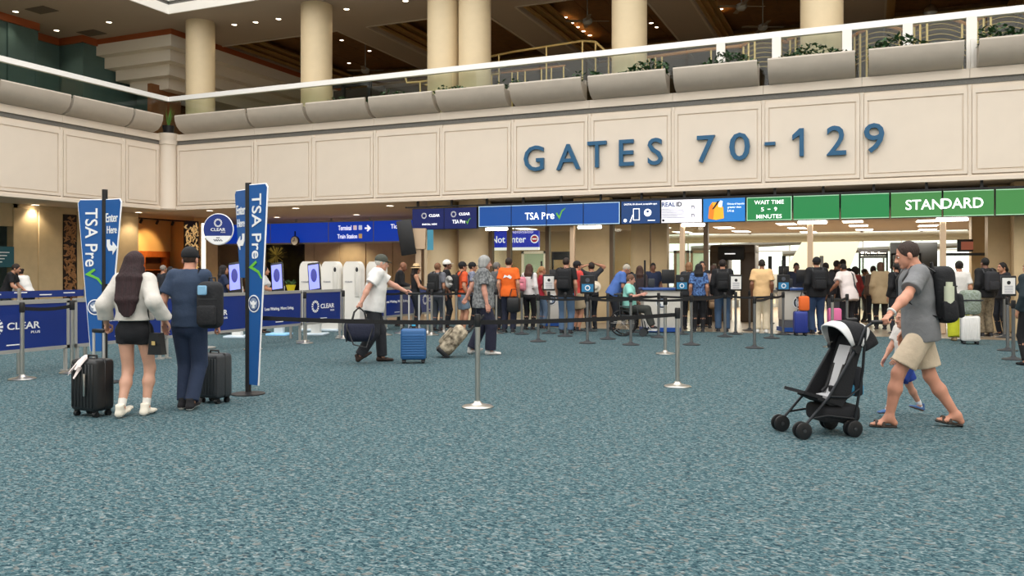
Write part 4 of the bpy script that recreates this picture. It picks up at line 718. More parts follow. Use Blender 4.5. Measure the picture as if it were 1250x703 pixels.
# camouflage rolling bag, tilted as it is pulled
M_camo = mat('camo', '4e4436', .85, hex2='c2b49c', vscale=11, var=.1, bump=.4, bscale=30)
p = F(541, 436); t = thing('rolling_bag', 'camouflage rolling duffel pulled by the grey haired woman', 'bag', (p[0], p[1], .0), heading(1, .1)); t.rotation_euler = (math.radians(-42), 0, heading(1, .1))
obj('sack', MB().rbox(-.17, .17, -.2, .06, .06, .62, .08, 3), M_camo, t); obj('pocket', MB().rbox(-.14, .14, -.25, -.18, .14, .48, .04, 2), M_camo, t); obj('base_tray', MB().rbox(-.17, .17, -.19, .07, .02, .1, .02), M_black, t)
for sx in (-1, 1): obj('wheel', MB().tube([(sx*.15-.02, .03, .0), (sx*.15+.02, .03, .0)], .045, 14), M_black, t)
obj('pull_handle', MB().tube([(-.09, .04, .6), (-.09, .04, 1.0)], .01, 6).tube([(.09, .04, .6), (.09, .04, 1.0)], .01, 6).tube([(-.1, .04, 1.0), (.1, .04, 1.0)], .016, 8), M_black, t)
# navy duffel in the old man's hand
p = AT(437, 399, 13.7); t = thing('duffel_bag', 'navy duffel bag carried low by the old man in white', 'bag', (p[0], p[1], p[2]), heading(1, .25)); M_duf = mat('duffel_navy', '1d2136', .8, bump=.3, bscale=30)
obj('sack', MB().rbox(-.13, .13, -.24, .24, -.19, .17, .12, 4), M_duf, t); obj('end_piping', MB().tube([(.13*math.cos(a), -.2, -.01+.17*math.sin(a)) for a in np.linspace(0, 6.28, 17)], .012, 6), M_black, t)
for sx in (-.07, .07): obj('carry_strap', MB().tube([(sx, -.12, .12), (sx*.6, -.08, .28), (0, .0, .36), (sx*.6, .08, .28), (sx, .12, .12)], .013, 6), M_black, t)
obj('shoulder_strap', MB().tube([(.1, -.2, .05), (.16, -.1, -.22), (.16, .1, -.27), (.1, .2, .02)], .012, 6), M_black, t)
# ---- stroller
O = F(1020, 528.5); t = thing('stroller', 'black umbrella stroller with grey seat and pale canopy trim', 'stroller', O, heading(-1, -.2)); M_fr = mat('stroller_frame', '2c2f33', .35, .6); M_fab = mat('stroller_black', '131418', .85, bump=.2, bscale=60); M_gry = mat('stroller_grey', 'b4b4b6', .85)
def side(x, pts): return [(x, a, b) for a, b in pts]   # local +Y is the way it rolls
for sx in (-1, 1):
    x = sx*.19; obj('front_tube', MB().tube(side(x, [(-.25, 1.03), (-.18, .985), (-.09, .80), (.19, .36), (.44, .10)]), .0125, 8), M_fr, t); obj('rear_tube', MB().tube(side(x, [(-.18, .985), (-.15, .60), (-.06, .09)]), .0125, 8), M_fr, t)
    obj('grip', MB().tube(side(x, [(-.34, 1.03), (-.23, 1.03)]), .02, 10), M_black, t); obj('side_strut', MB().tube(side(x, [(-.13, .44), (0, .36), (.19, .37)]), .01, 8), M_fr, t); obj('lower_strut', MB().tube(side(x, [(-.08, .16), (.2, .2), (.36, .18)]), .01, 8), M_fr, t)
    obj('canopy_hinge', MB().tube([(x-.02*sx, -.085, .79), (x+.03*sx, -.085, .79)], .035, 12), M_black, t)
    for y in (-.05, .45):
        for dx in (-.032, .032):
            wv = obj('wheel', MB().lathe([(.02, -.012), (.062, -.013), (.075, -.008), (.077, 0), (.075, .008), (.062, .013), (.02, .012)], 22), M_black, t, (x+dx, y, .077)); wv.rotation_euler = (0, math.pi/2, 0)
            hb = MB()
            for k in range(5): q = k*1.2566; hb.tube([(0, 0, 0), (.05*math.cos(q), .05*math.sin(q), 0)], .007, 5)
            hb.lathe([(0, -.018), (.018, -.016), (.018, .016), (0, .018)], 10); obj('hub', hb, M_base, wv)
obj('rear_axle', MB().tube([(-.19, -.06, .1), (.19, -.06, .1)], .011, 8), M_fr, t); obj('cross_brace', MB().tube([(-.19, -.13, .44), (.19, -.05, .16)], .009, 6).tube([(.19, -.13, .44), (-.19, -.05, .16)], .009, 6), M_fr, t)
def strip(x0, x1, pts, th, name, m):
    pts = [np.array(p) for p in pts]; mb = MB(); vs = []; n = len(pts)
    for i, p in enumerate(pts):
        d = pts[min(i+1, n-1)]-pts[max(i-1, 0)]; d = d/np.linalg.norm(d); nr = np.array([-d[1], d[0]])*th/2
        for x, s_ in ((x0, 1), (x1, 1), (x1, -1), (x0, -1)): q = p+nr*s_; vs.append((x, q[0], q[1]))
    fs = [(0, 1, 2, 3), tuple(4*(n-1)+k for k in (3, 2, 1, 0))]
    for i in range(n-1):
        for j in range(4): fs.append((i*4+j, i*4+(j+1) % 4, i*4+4+(j+1) % 4, i*4+4+j))
    return obj(name, mb.add(vs, fs), m, t)
strip(-.175, .175, [(-.16, .88), (-.09, .66), (-.01, .41), (.04, .30), (.15, .30), (.28, .36)], .035, 'seat_sling', M_fab); strip(-.09, .09, [(-.12, .80), (-.06, .645), (.01, .42), (.05, .345), (.14, .33)], .05, 'seat_pad', M_gry)
for x in (-.075, .075): strip(x-.015, x+.015, [(-.085, .75), (-.02, .58), (.045, .42), (.09, .38)], .02, 'harness_strap', M_black)
obj('buckle', MB().rbox(-.03, .03, .02, .06, .38, .44, .01), M_black, t); strip(-.17, .17, [(.24, .36), (.42, .41)], .03, 'footrest', M_fab)
for sx in (-1, 1): obj('side_fabric', MB().prism([(-.17, .94), (-.08, .79), (.13, .44), (.22, .33), (.05, .27), (-.04, .4)], 'x', sx*.178-.006, sx*.178+.006), M_fab, t, smooth=0)
obj('basket', MB().rbox(-.17, .17, -.16, .22, .12, .28, .05, 3), mat('basket_mesh', '191a1e', .9), t)
def hood(name, a0, a1, m, rr=1.0):
    vs = []; fs = []; A = np.linspace(a0, a1, 9); n = 17
    for a in A:
        for k in range(n):
            ph = math.pi*(.04+.92*k/(n-1)); cq = math.cos(ph); u = cq; x = .2*rr*math.copysign(abs(cq)**.6, cq); rad = .31*rr*math.sin(ph)**.55; vs.append((x, -.09+rad*math.cos(a)*(1-.05*u*u), .73+rad*math.sin(a)))
    for i in range(len(A)-1):
        for k in range(n-1): fs.append((i*n+k, i*n+k+1, (i+1)*n+k+1, (i+1)*n+k))
    o = obj(name, MB().add(vs, fs), m, t); so = o.modifiers.new('thickness', 'SOLIDIFY'); so.thickness = .012; return o
cn = hood('canopy', 1.28, 2.75, M_fab); hood('canopy_trim', 1.0, 1.3, mat('canopy_pale', 'cfcfcf', .8), 1.02); hood('canopy_side_band', 2.0, 2.2, MATS['canopy_pale'], 1.012)
obj('storage_pouch', MB().rbox(-.14, .14, -.2, -.1, .35, .62, .03), mat('pouch', '26282e', .85), t); obj('pouch_item', MB().rbox(-.13, -.03, -.21, -.08, .36, .46, .02), mat('pouch_blue', '3a90b8', .6), t)
for sx in (-1, 1): obj('cup_holder', MB().tube([(sx*.21, -.16, .45), (sx*.21, -.16, .55)], .035, 10), M_base, t) if sx > 0 else None
# ---- wheelchair
O = F(768, 409.5); wc = thing('wheelchair', 'dark wheelchair with white footplates carrying the person in mint green', 'wheelchair', O, heading(1, -.25)); t = wc
for sx in (-1, 1):
    x = sx*.26; obj('big_wheel', MB().tube([(x, -.12+.29*math.cos(a), .30+.29*math.sin(a)) for a in np.linspace(0, 6.2832, 25)], .018, 6), M_black, t); sp_ = MB()
    for k in range(8): q = k*.785; sp_.tube([(x, -.12, .3), (x, -.12+.28*math.cos(q), .3+.28*math.sin(q))], .005, 4)
    obj('spokes', sp_, M_steel, t); obj('caster', MB().tube([(x-.015, .34, .09), (x+.015, .34, .09)], .09, 14), M_base, t)
    obj('side_frame', MB().tube([(x, -.2, .95), (x, -.18, .48), (x, .3, .46), (x, .36, .1)], .014, 8).tube([(x, -.2, .68), (x, .2, .68), (x, .24, .46)], .014, 8), M_base, t); obj('push_grip', MB().tube([(x, -.2, .95), (x, -.32, .95)], .02, 8), M_black, t); obj('footplate', MB().rbox(sx*.12-.07, sx*.12+.07, .44, .64, .12, .15, .01, 1), mat('footplate_white', 'dcdcdc', .5), t); obj('foot_hanger', MB().tube([(sx*.2, .3, .46), (sx*.2, .52, .15)], .012, 6), M_steel, t)
obj('seat', MB().rbox(-.25, .25, -.2, .28, .43, .49, .02), M_black, t); obj('backrest', MB().rbox(-.25, .25, -.24, -.18, .48, .95, .02), M_black, t)
# ================================================================ people
def vec(*a): return np.array(a, float)
def surfnet(D, org, res):
    s = D < 0; nx, ny, nz = D.shape
    c = [s[i:nx-1+i, j:ny-1+j, k:nz-1+k] for i in (0, 1) for j in (0, 1) for k in (0, 1)]
    sm = sum(x.astype(np.int8) for x in c); mix = (sm > 0) & (sm < 8); idx = -np.ones(mix.shape, int); ii = np.argwhere(mix); idx[mix] = np.arange(len(ii))
    P = np.zeros((len(ii), 3)); N = np.zeros(len(ii)); off = [(i, j, k) for i in (0, 1) for j in (0, 1) for k in (0, 1)]
    d = [D[ii[:, 0]+o[0], ii[:, 1]+o[1], ii[:, 2]+o[2]] for o in off]
    for a in range(8):
        for b in range(a+1, 8):
            df = np.subtract(off[b], off[a])
            if np.abs(df).sum() != 1: continue
            m = (d[a] < 0) != (d[b] < 0); t = d[a][m]/(d[a][m]-d[b][m]); P[m] += np.array(off[a])+np.outer(t, df); N[m] += 1
    V = (ii+P/N[:, None])*res+org; Q = []
    for ax in range(3):
        sl0 = [slice(None)]*3; sl1 = [slice(None)]*3; sl0[ax] = slice(0, -1); sl1[ax] = slice(1, None)
        ch = s[tuple(sl0)] != s[tuple(sl1)]; o1, o2 = [(1, 2), (2, 0), (0, 1)][ax]; e = np.argwhere(ch); e = e[(e[:, o1] > 0) & (e[:, o2] > 0) & (e[:, o1] < D.shape[o1]-1) & (e[:, o2] < D.shape[o2]-1)]
        if not len(e): continue
        q = []
        for a, b in ((-1, -1), (0, -1), (0, 0), (-1, 0)): f = e.copy(); f[:, o1] += a; f[:, o2] += b; q.append(idx[f[:, 0], f[:, 1], f[:, 2]])
        q = np.stack(q, 1); fl = ~s[e[:, 0], e[:, 1], e[:, 2]]; q[fl] = q[fl][:, ::-1]; Q.append(q)
    return V, np.vstack(Q)
class Blob:
    """smooth union of tapered limbs and ellipsoids, meshed as one closed surface"""
    def __init__(s, k=.03): s.p = []; s.k = k; s.cuts = []; s.subs = []
    def cone(s, a, b, ra, rb, right=(1, 0, 0), cut=False, k=None, cuta=False):
        ra = ra if isinstance(ra, tuple) else (ra, ra); rb = rb if isinstance(rb, tuple) else (rb, rb); s.p.append(('c', vec(*a), vec(*b), ra, rb, vec(*right), cut, k, cuta)); return s
    def ell(s, c, r, k=None): s.p.append(('e', vec(*c), None, tuple(r), None, None, None, k, None)); return s
    def mesh(s, res):
        lo = np.full(3, 9e9); hi = -lo
        def bb(p):
            if p[0] == 'e': return p[1]-np.array(p[3]), p[1]+np.array(p[3])
            m = max(p[3]+p[4]); return np.minimum(p[1], p[2])-m, np.maximum(p[1], p[2])+m
        for p in s.p: a, b = bb(p); lo = np.minimum(lo, a); hi = np.maximum(hi, b)
        lo -= 3*res; hi += 3*res; n = np.ceil((hi-lo)/res).astype(int)+1; D = np.full(n, .15); X = [lo[i]+np.arange(n[i])*res for i in range(3)]
        for p in s.p:
            k = p[7] if p[7] is not None else s.k; a, b = bb(p); mg = k+2.5*res; i0 = np.maximum(((a-mg-lo)/res).astype(int), 0); i1 = np.minimum(((b+mg-lo)/res).astype(int)+2, n); sl = tuple(slice(i0[i], i1[i]) for i in range(3))
            x, y, z = X[0][sl[0]][:, None, None], X[1][sl[1]][None, :, None], X[2][sl[2]][None, None, :]
            if p[0] == 'e':
                r = p[3]; q = np.sqrt(((x-p[1][0])/r[0])**2+((y-p[1][1])/r[1])**2+((z-p[1][2])/r[2])**2); v = (q-1)*min(r)
            else:
                A, B = p[1], p[2]; ab = B-A; L2 = ab@ab+1e-12; px, py, pz = x-A[0], y-A[1], z-A[2]; h0 = (px*ab[0]+py*ab[1]+pz*ab[2])/L2; h = np.clip(h0, 0, 1); dx, dy, dz = px-h*ab[0], py-h*ab[1], pz-h*ab[2]
                R = p[5]; u = dx*R[0]+dy*R[1]+dz*R[2]; w2 = np.maximum(dx*dx+dy*dy+dz*dz-u*u, 0); r1 = p[3][0]+(p[4][0]-p[3][0])*h; r2 = p[3][1]+(p[4][1]-p[3][1])*h
                v = (np.sqrt((u/r1)**2+w2/r2**2)-1)*np.minimum(r1, r2)
                if p[6]: v = np.maximum(v, (h0-1)*math.sqrt(L2))
                if p[8]: v = np.maximum(v, -h0*math.sqrt(L2))
            o = D[sl]; hh = np.maximum(k-np.abs(o-v), 0)/max(k, 1e-6); D[sl] = np.minimum(o, v)-hh*hh*k/4
        x, y, z = X[0][:, None, None], X[1][None, :, None], X[2][None, None, :]
        for nrm, c in s.cuts: D = np.maximum(D, x*nrm[0]+y*nrm[1]+z*nrm[2]-c)
        for kind, c, r in s.subs: D = np.maximum(D, -(np.sqrt(((x-c[0])/r[0])**2+((y-c[1])/r[1])**2+((z-c[2])/r[2])**2)-1)*min(r))
        D[0] = D[-1] = .1; D[:, 0] = D[:, -1] = .1; D[:, :, 0] = D[:, :, -1] = .1
        return surfnet(D, lo, res)
def npmesh(name, V, Q, mats, mi=None):
    me = bpy.data.meshes.new(name); me.vertices.add(len(V)); me.vertices.foreach_set('co', np.ascontiguousarray(V, dtype=np.float32).ravel()); nq = len(Q); me.loops.add(nq*4); me.loops.foreach_set('vertex_index', np.ascontiguousarray(Q, dtype=np.int32).ravel())
    me.polygons.add(nq); me.polygons.foreach_set('loop_start', np.arange(nq, dtype=np.int32)*4)
    for m in (mats if isinstance(mats, (list, tuple)) else [mats]): me.materials.append(m)
    if mi is not None: me.polygons.foreach_set('material_index', np.ascontiguousarray(mi, dtype=np.int32))
    me.polygons.foreach_set('use_smooth', np.ones(nq, dtype=bool)); me.update(calc_edges=True); me.validate(); return me
def rotx(a): c, s = math.cos(a), math.sin(a); return np.array([[1, 0, 0], [0, c, -s], [0, s, c]])
def rotz(a): c, s = math.cos(a), math.sin(a); return np.array([[c, -s, 0], [s, c, 0], [0, 0, 1]])
# ---- templates: head, hands, shoes, hair
def head_t(res):
    b = Blob(.018); b.ell((0, -.012, .03), (.077, .098, .095)).ell((0, .03, -.035), (.059, .066, .082)).ell((0, .078, -.095), (.024, .02, .02)).cone((0, .1, .005), (0, .119, -.03), .008, .012).ell((.013, .106, -.035), (.009, .01, .008)).ell((-.013, .106, -.035), (.009, .01, .008))
    b.cone((-.035, .087, .022), (.035, .087, .022), .011, .011).ell((-.081, -.012, -.015), (.01, .021, .033), .008).ell((.081, -.012, -.015), (.01, .021, .033), .008).cone((-.02, .09, -.062), (.02, .09, -.062), .008, .008, k=.008).cone((0, -.02, -.06), (0, -.05, -.2), .052, .058)
    b.subs = [('s', (x, .112, .004), (.017, .016, .011)) for x in (-.033, .033)]; return b.mesh(res)
HEADN, HEADF = head_t(.0065), head_t(.012)
def eyes():
    m = MB()
    for x in (-.033, .033): m.ell((x, .083, .004), (.011, .0105, .0075), 8, 6, 1).ell((x, .089, .004), (.0065, .0065, .0065), 8, 6, 2).tube([(x*.45, .103, .026), (x, .101, .031), (x*1.5, .085, .026)], .004, 4, 2)
    m.ell((0, .095, -.062), (.02, .007, .006), 8, 5, 3)
    q = [f if len(f) == 4 else tuple(f)[:4] for f in m.f]; return np.array(m.v), q, m.m
EV, EQ, EM = eyes(); keep = [i for i, f in enumerate(EQ) if len(f) == 4]; EQ = np.array([EQ[i] for i in keep]); EM = np.array([EM[i] for i in keep])
def hand_t(grip, res=.0052):
    b = Blob(.008); b.cone((0, 0, -.01), (0, 0, .03), (.028, .02), (.037, .016)).cone((-.004, 0, .03), (0, 0, .082), (.038, .015), (.041, .0125))
    for x, l, z in ((-.031, .058, .082), (-.0105, .07, .088), (.0105, .076, .089), (.031, .068, .085)):
        p = vec(x, 0, z); bend = ((.25, .6, .95), (1.15, 2.35, 3.3))[grip]
        for j, (q, f) in enumerate(zip(bend, (.45, .3, .25))): n = p+vec(0, math.sin(q), math.cos(q))*l*f*1.02; b.cone(p, n, .0092-.0008*j, .0086-.0008*j, k=.003); p = n
    if grip: b.cone((.03, .006, .025), (.046, .028, .05), .013, .011).cone((.046, .028, .05), (.028, .044, .07), .0105, .009)
    else: b.cone((.03, .004, .02), (.053, .014, .05), .013, .0105).cone((.053, .014, .05), (.058, .024, .083), .0102, .0085)
    return b.mesh(res)
HANDS = [hand_t(0), hand_t(1)]; HANDSF = [hand_t(0, .0085), hand_t(1, .0085)]
def shoe_t(res):
    b = Blob(.02); b.cone((0, -.055, -.045), (0, .07, -.048), (.037, .032), (.044, .028)).cone((0, .07, -.05), (0, .155, -.056), (.045, .026), (.038, .021)).cone((0, -.045, -.04), (0, -.015, .05), .036, .043); b.cuts = [((0, 0, 1), .04), ((0, 0, -1), .08)]; return b.mesh(res)
SHOEN, SHOEF = shoe_t(.0075), shoe_t(.012)
def hair_t(style):
    b = Blob(.02); b.ell((0, -.022, .035), (.086, .104, .102)); r2 = vec(0, 1.3, -1)/1.64; line = .059
    if style == 'short': b.cuts = [(r2, line/1.64), ((0, 0, -1), .075)]
    elif style == 'crop': b.p = []; b.ell((0, -.018, .034), (.082, .1, .098)); b.cuts = [(r2, .075/1.64), ((0, 0, -1), .05)]
    elif style == 'fade': b.p = []; b.ell((0, -.016, .036), (.0795, .099, .102)); b.cuts = [(r2, line/1.64), ((0, 0, -1), .045)]
    elif style == 'bun': b.ell((0, -.13, .06), (.042, .042, .042)); b.cuts = [(r2, line/1.64), ((0, 0, -1), .07)]
    elif style == 'tail': b.cone((0, -.11, .05), (0, -.15, -.05), .03, .035).cone((0, -.15, -.05), (0, -.13, -.22), .035, .015); b.cuts = [(r2, .07/1.64)]
    elif style == 'bob': b.ell((0, -.02, .03), (.094, .108, .108)).ell((0, -.05, -.05), (.09, .075, .085)).ell((.07, .0, -.04), (.025, .05, .06)).ell((-.07, .0, -.04), (.025, .05, .06)); b.cuts = [((0, 1.0, -.55), .06), ((0, .15, -1), .1)]
    elif style == 'long': b.cone((0, -.045, .04), (0, -.1, -.14), (.098, .07), (.11, .055)).cone((0, -.1, -.14), (0, -.12, -.34), (.12, .05), (.09, .03)).cone((.075, .0, .0), (.09, -.02, -.2), .03, .02).cone((-.075, 0, 0), (-.09, -.02, -.2), .03, .02); b.cuts = [((0, 1.0, -.5), .078)]
    elif style == 'xlong':
        b.ell((0, -.025, .038), (.098, .112, .112)); b.cone((0, -.05, .04), (0, -.135, -.16), (.108, .075), (.135, .066)).cone((0, -.135, -.16), (.0, -.185, -.40), (.145, .066), (.13, .055)).cone((.01, -.185, -.40), (.03, -.19, -.62), (.12, .055), (.055, .03)).cone((-.05, -.17, -.35), (-.05, -.18, -.52), (.07, .045), (.03, .02)).cone((-.09, -.05, -.05), (-.13, -.1, -.34), .04, .03).cone((-.13, -.1, -.34), (-.14, -.13, -.48), .03, .012).cone((.09, -.04, -.05), (.13, -.07, -.3), .035, .02); b.cuts = [((0, 1.0, -.5), .075)]
    return b.mesh(.0075 if style in ('xlong', 'crop', 'fade') else .011)
HAIR = {k: npmesh('hair_'+k, *hair_t(k), [mat('hair_base', '2a1a14', .6)]) for k in ('short', 'crop', 'fade', 'bun', 'tail', 'bob', 'long', 'xlong')}
def cap_mesh():
    b = Blob(.01); b.ell((0, -.018, .05), (.09, .11, .098)); b.cuts = [((0, .1, -1), -.022)]; V, Q = b.mesh(.009); c = Blob(.006); c.cone((-.045, .075, .045), (.045, .075, .045), (.03, .012), (.03, .012)).cone((0, .07, .05), (0, .16, .035), (.075, .007), (.06, .006)); V2, Q2 = c.mesh(.008); return npmesh('cap', np.vstack([V, V2]), np.vstack([Q, Q2+len(V)]), [mat('cap_base', '101012', .7)])
CAP = cap_mesh()
HATM = MB().lathe([(.0, .15), (.06, .145), (.085, .12), (.098, .06), (.1, .045), (.14, .035), (.175, .03), (.175, .024), (.1, .036), (.09, .03)], 24).mesh('straw_hat', [mat('straw', 'd8b98a', .8, var=.1, vscale=60)]); BAND = MB().lathe([(.1, .05), (.1005, .075), (.098, .075)], 24).mesh('hat_band', [mat('band_dark', '3a2c20', .7)])
def cloth(hx, pat=None):
    if pat: return mat('cloth_%s_%s' % (hx, pat), hx, .85, hex2=pat, vscale=22, var=.1, bump=.45, bscale=14)
    return mat('cloth_'+hx, hx, .85, var=.05, vscale=6, bump=.55, bscale=13)
def skinm(hx): return mat('skin_'+hx, hx, .55, var=.04, vscale=12)
def ik(a, t, l1, l2, pole):
    d = t-a; L = np.linalg.norm(d); L = min(L, (l1+l2)*.995); u = d/(np.linalg.norm(d)+1e-9); x = (l1*l1-l2*l2+L*L)/(2*L); h = math.sqrt(max(l1*l1-x*x, 0)); p = pole-u*(pole@u); p = p/(np.linalg.norm(p)+1e-9); return a+u*x+p*h, a+u*L
def dummy_basis(f, th):                    # columns: thumb side, palm side, finger direction
    f = f/np.linalg.norm(f); t = th-f*(th@f); t = t/(np.linalg.norm(t)+1e-9); return t, f
def person(label, pos, rz, H=1.72, sex='m', skin='c08a6c', hair=('short', '2a1c16'), hat=None, top=('404448', 'short', 0.0, .0), bottom=('pants', '20242c'), shoes=('26262a', 'dcdcd8'), lean=0.0, hp=0.0, hy=0.0, la=None, ra=None, ll=None, rl=None, lh=0, rh=0, near=False, fat=1.0, pelv=None, pat=None, bpat=None, lth=None, rth=None, lpole=None, rpole=None, lpitch=0, rpitch=0, sandals=False, socks=None, foot_yaw=(0, 0), name='person', cat='person', age=1.0, seated=False):
    t = thing(name, label, cat, pos, rz); res = .0105 if near else .021; fr = .0105 if near else .021; s = H/1.75; f = sex == 'f'
    hz = (pelv if pelv is not None else .53*H); Pv = vec(0, 0, hz); Rt = rotx(-lean); U = lambda x, y, z: Pv+Rt@vec(x*s, y*s, z*s)
    sw = .148 if f else .168; hipw = .098 if f else .09; sk = skinm(skin)
    J = {}
    for sx, ank, arm, pole, nm in ((-1, ll, la, lpole, 'l'), (1, rl, ra, rpole, 'r')):
        hip = Pv+vec(sx*hipw*s, 0, -.01*s); a = vec(*ank) if ank is not None else vec(sx*.1*s, 0, .08*s)
        kn, an = ik(hip, a, .435*s, .42*s, vec(sx*.08, 1, 0)); sh = U(sx*sw, 0, .52)
        w = vec(*arm) if arm is not None else sh+vec(sx*.06*s, .05*s, -.53*s)
        el, wr = ik(sh, w, .30*s, .265*s, vec(*pole) if pole is not None else vec(sx*.35, -1, -.2)); J[nm] = (hip, kn, an, sh, el, wr)
    neck = U(0, -.005, .565); hc = neck+rotx(-(lean*.8+hp*.5))@vec(0, .03*s, .135*s)
    def torso(b, e=0.0, belly=1.0):
        g = fat
        b.cone(U(0, 0, -.03), U(0, 0, .07), ((.155 if not f else .165)*s+e, (.11*g)*s+e), ((.15 if not f else .145)*s+e, .105*g*s+e)); b.cone(U(0, .005, .1), U(0, .005, .24), ((.142 if not f else .125)*s*g**.5+e, .1*g*belly*s+e), ((.145 if not f else .128)*s*g**.5+e, .1*g*s+e)); b.cone(U(0, .005, .3), U(0, 0, .44), ((.155 if not f else .14)*s+e, .108*s+e), ((.165 if not f else .145)*s+e, .1*s+e))
        for nm, sx in (('l', -1), ('r', 1)): b.cone(U(0, -.01, .5), J[nm][3]+vec(-sx*.02*s, 0, 0), .058*s+e*.8, .048*s+e*.6); b.cone(U(0, -.015, .55), J[nm][3], .045*s+e*.5, .034*s+e*.4)
        if f: b.ell(U(-.07, .085, .36), (.065*s+e,)*3).ell(U(.07, .085, .36), (.065*s+e,)*3)
    b = Blob(.035*s); torso(b)
    b.cone(U(0, -.015, .52), hc+vec(0, -.02*s, -.04*s), .06*s, .054*s)
    for nm, sx in (('l', -1), ('r', 1)):
        hip, kn, an, sh, el, wr = J[nm]; g = fat**.4
        b.cone(hip, kn, .088*s*g, .056*s*g); b.cone(kn, kn+(an-kn)*.35, .054*s*g, .058*s*g); b.cone(kn+(an-kn)*.35, an, .057*s*g, .035*s); b.ell(sh, (.052*s,)*3); b.cone(sh, el, .05*s*g, .041*s); b.cone(el, el+(wr-el)*.3, .041*s, .043*s); b.cone(el+(wr-el)*.3, wr, .042*s, .027*s)
        yw = foot_yaw[0 if nm == 'l' else 1]; pt = lpitch if nm == 'l' else rpitch; Rf = rotz(yw)@rotx(-pt)
        heel, ball, toe = an+Rf@vec(0, -.045*s, -.045*s), an+Rf@vec(0, .09*s, -.056*s), an+Rf@vec(0, .15*s, -.062*s)
        if not sandals: continue_ = J.__setitem__(nm, J[nm]+(Rf,)); b.cone(an, an+Rf@vec(0, .03*s, -.04*s), .033*s, .028*s); continue
        b.cone(an, heel, .033*s, .03*s); b.cone(an, ball, .034*s, (.042*s, .02*s)); b.cone(ball, toe, (.043*s, .018*s), (.034*s, .013*s)); J[nm] += (Rf,)
    V, Q = b.mesh(res); MI = np.zeros(len(Q), int)
    def join(V2, Q2, R, c, mi=None):
        nonlocal V, Q, MI
        Q = np.vstack([Q, np.array(Q2)+len(V)]); V = np.vstack([V, np.asarray(V2)@R.T+c]); MI = np.concatenate([MI, np.zeros(len(Q2), int) if mi is None else mi])
    hs = .97*s*age; RH = rotz(hy)@rotx(-hp); hv, hq = HEADN if near else HEADF; join(hv*hs, hq, RH, hc); join(EV*hs, EQ, RH, hc, EM)
    for nm, sx, g, th in (('l', -1, lh, lth), ('r', 1, rh, rth)):
        el, wr = J[nm][4], J[nm][5]; fdir = wr-el; fdir = fdir/np.linalg.norm(fdir); th = vec(*th) if th is not None else vec(-sx*.3, 1, .1); tt = th-fdir*(th@fdir); tt /= np.linalg.norm(tt); pm_ = np.cross(fdir, tt)*(-1 if sx < 0 else 1)
        pm_ = np.cross(fdir, tt) if sx < 0 else np.cross(tt, fdir); R = np.stack([tt, pm_, fdir], 1)
        hv, hq = (HANDS if near else HANDSF)[g]; q = hq if np.linalg.det(R) > 0 else hq[:, ::-1]; join(hv*s, q, R, wr-fdir*.004)
    link('body', npmesh('body', V, Q, [sk, mat('eye_white', 'e8e4dc', .3), mat('eye_dark', '1c120c', .4), mat('lip', 'a8605a', .5)], MI), t)
    # hair and hat in the frame of the head
    def onhead(nm, me, m, sc=1.0, dz=0.0):
        o = link(nm, me, t, hc+RH@vec(0, 0, dz)); o.rotation_euler = (Matrix(RH.tolist()).to_euler()); o.scale = (hs*sc,)*3; o.material_slots[0].link = 'OBJECT'; o.material_slots[0].material = m; return o
    if hair: onhead('hair', HAIR[hair[0]], mat('hair_'+hair[1], hair[1], .72, var=.25, vscale=30, bump=.6, bscale=70, stretch=(1, 1, .15)))
    if hat == 'straw': onhead('hat', HATM, MATS['straw'], 1.05, .02); onhead('hat_band', BAND, MATS['band_dark'], 1.06, .02)
    elif hat: onhead('cap', CAP, cloth(hat), 1.02)
    # clothes
    if top:
        hx, sl, hem, lo = top; e = .014*s+lo; b = Blob(.03*s); torso(b, e)
        if hem < -.03 and not seated: b.cone(U(0, 0, .02), U(0, 0, hem-.01), ((.155 if not f else .165)*s+e, .11*fat*s+e), ((.158 if not f else .17)*s+e, .112*fat*s+e), cut=True)
        for nm in 'lr':
            hip, kn, an, sh, el, wr = J[nm][:6]; e2 = .009*s+lo*.55
            if sl == 'none': continue
            b.ell(sh, (.05*s+e2,)*3)
            if sl == 'short': b.cone(sh, sh+(el-sh)*.72, .051*s+e2, .05*s+e2*1.5, cut=True)
            elif sl == 'three': b.cone(sh, el, .057*s+e2, .048*s+e2); b.cone(el, el+(wr-el)*.45, .047*s+e2, .045*s+e2, cut=True)
            else: b.cone(sh, el, .051*s+e2, .045*s+e2); b.cone(el, el+(wr-el)*.97, .046*s+e2, .034*s+e2*1.3, cut=True)
        up = Rt@vec(0, 0, 1); hemp = U(0, 0, hem); b.cuts = [(-up, -(up@hemp))]; b.subs = [('s', U(0, .02, .61), (.075*s, .08*s, .075*s))]; 
        if sl == 'none': b.subs += [('s', J[n][3]+vec((-1 if n == 'l' else 1)*.03*s, 0, .02), (.075*s,)*3) for n in 'lr']
        link('shirt', npmesh('shirt', *b.mesh(fr), [cloth(hx, pat)]), t)
    if bottom:
        kind, hx = bottom[:2]; lo = bottom[2] if len(bottom) > 2 else .0; e = .01*s+lo*.4; b = Blob(.02*s); g = fat; b.cone(U(0, 0, -.03), U(0, 0, .07), ((.157 if not f else .167)*s+e, .112*g*s+e), ((.152 if not f else .147)*s+e, .107*g*s+e))
        for nm in 'lr':
            hip, kn, an = J[nm][:3]; gg = fat**.4
            if kind == 'mini': b.cone(hip, hip+(kn-hip)*.3, .09*s*gg+e, .088*s*gg+e, cut=True)
            elif kind == 'shorts': b.cone(hip, hip+(kn-hip)*.8, .09*s*gg+e, .082*s*gg+e+lo, cut=True)
            else: b.cone(hip, kn, .09*s*gg+e, .062*s*gg+e+lo*.5); b.cone(kn, an+(kn-an)*.03-vec(0, 0, .01), .06*s*gg+e+lo*.5, (.047*s+e+lo), cut=True)
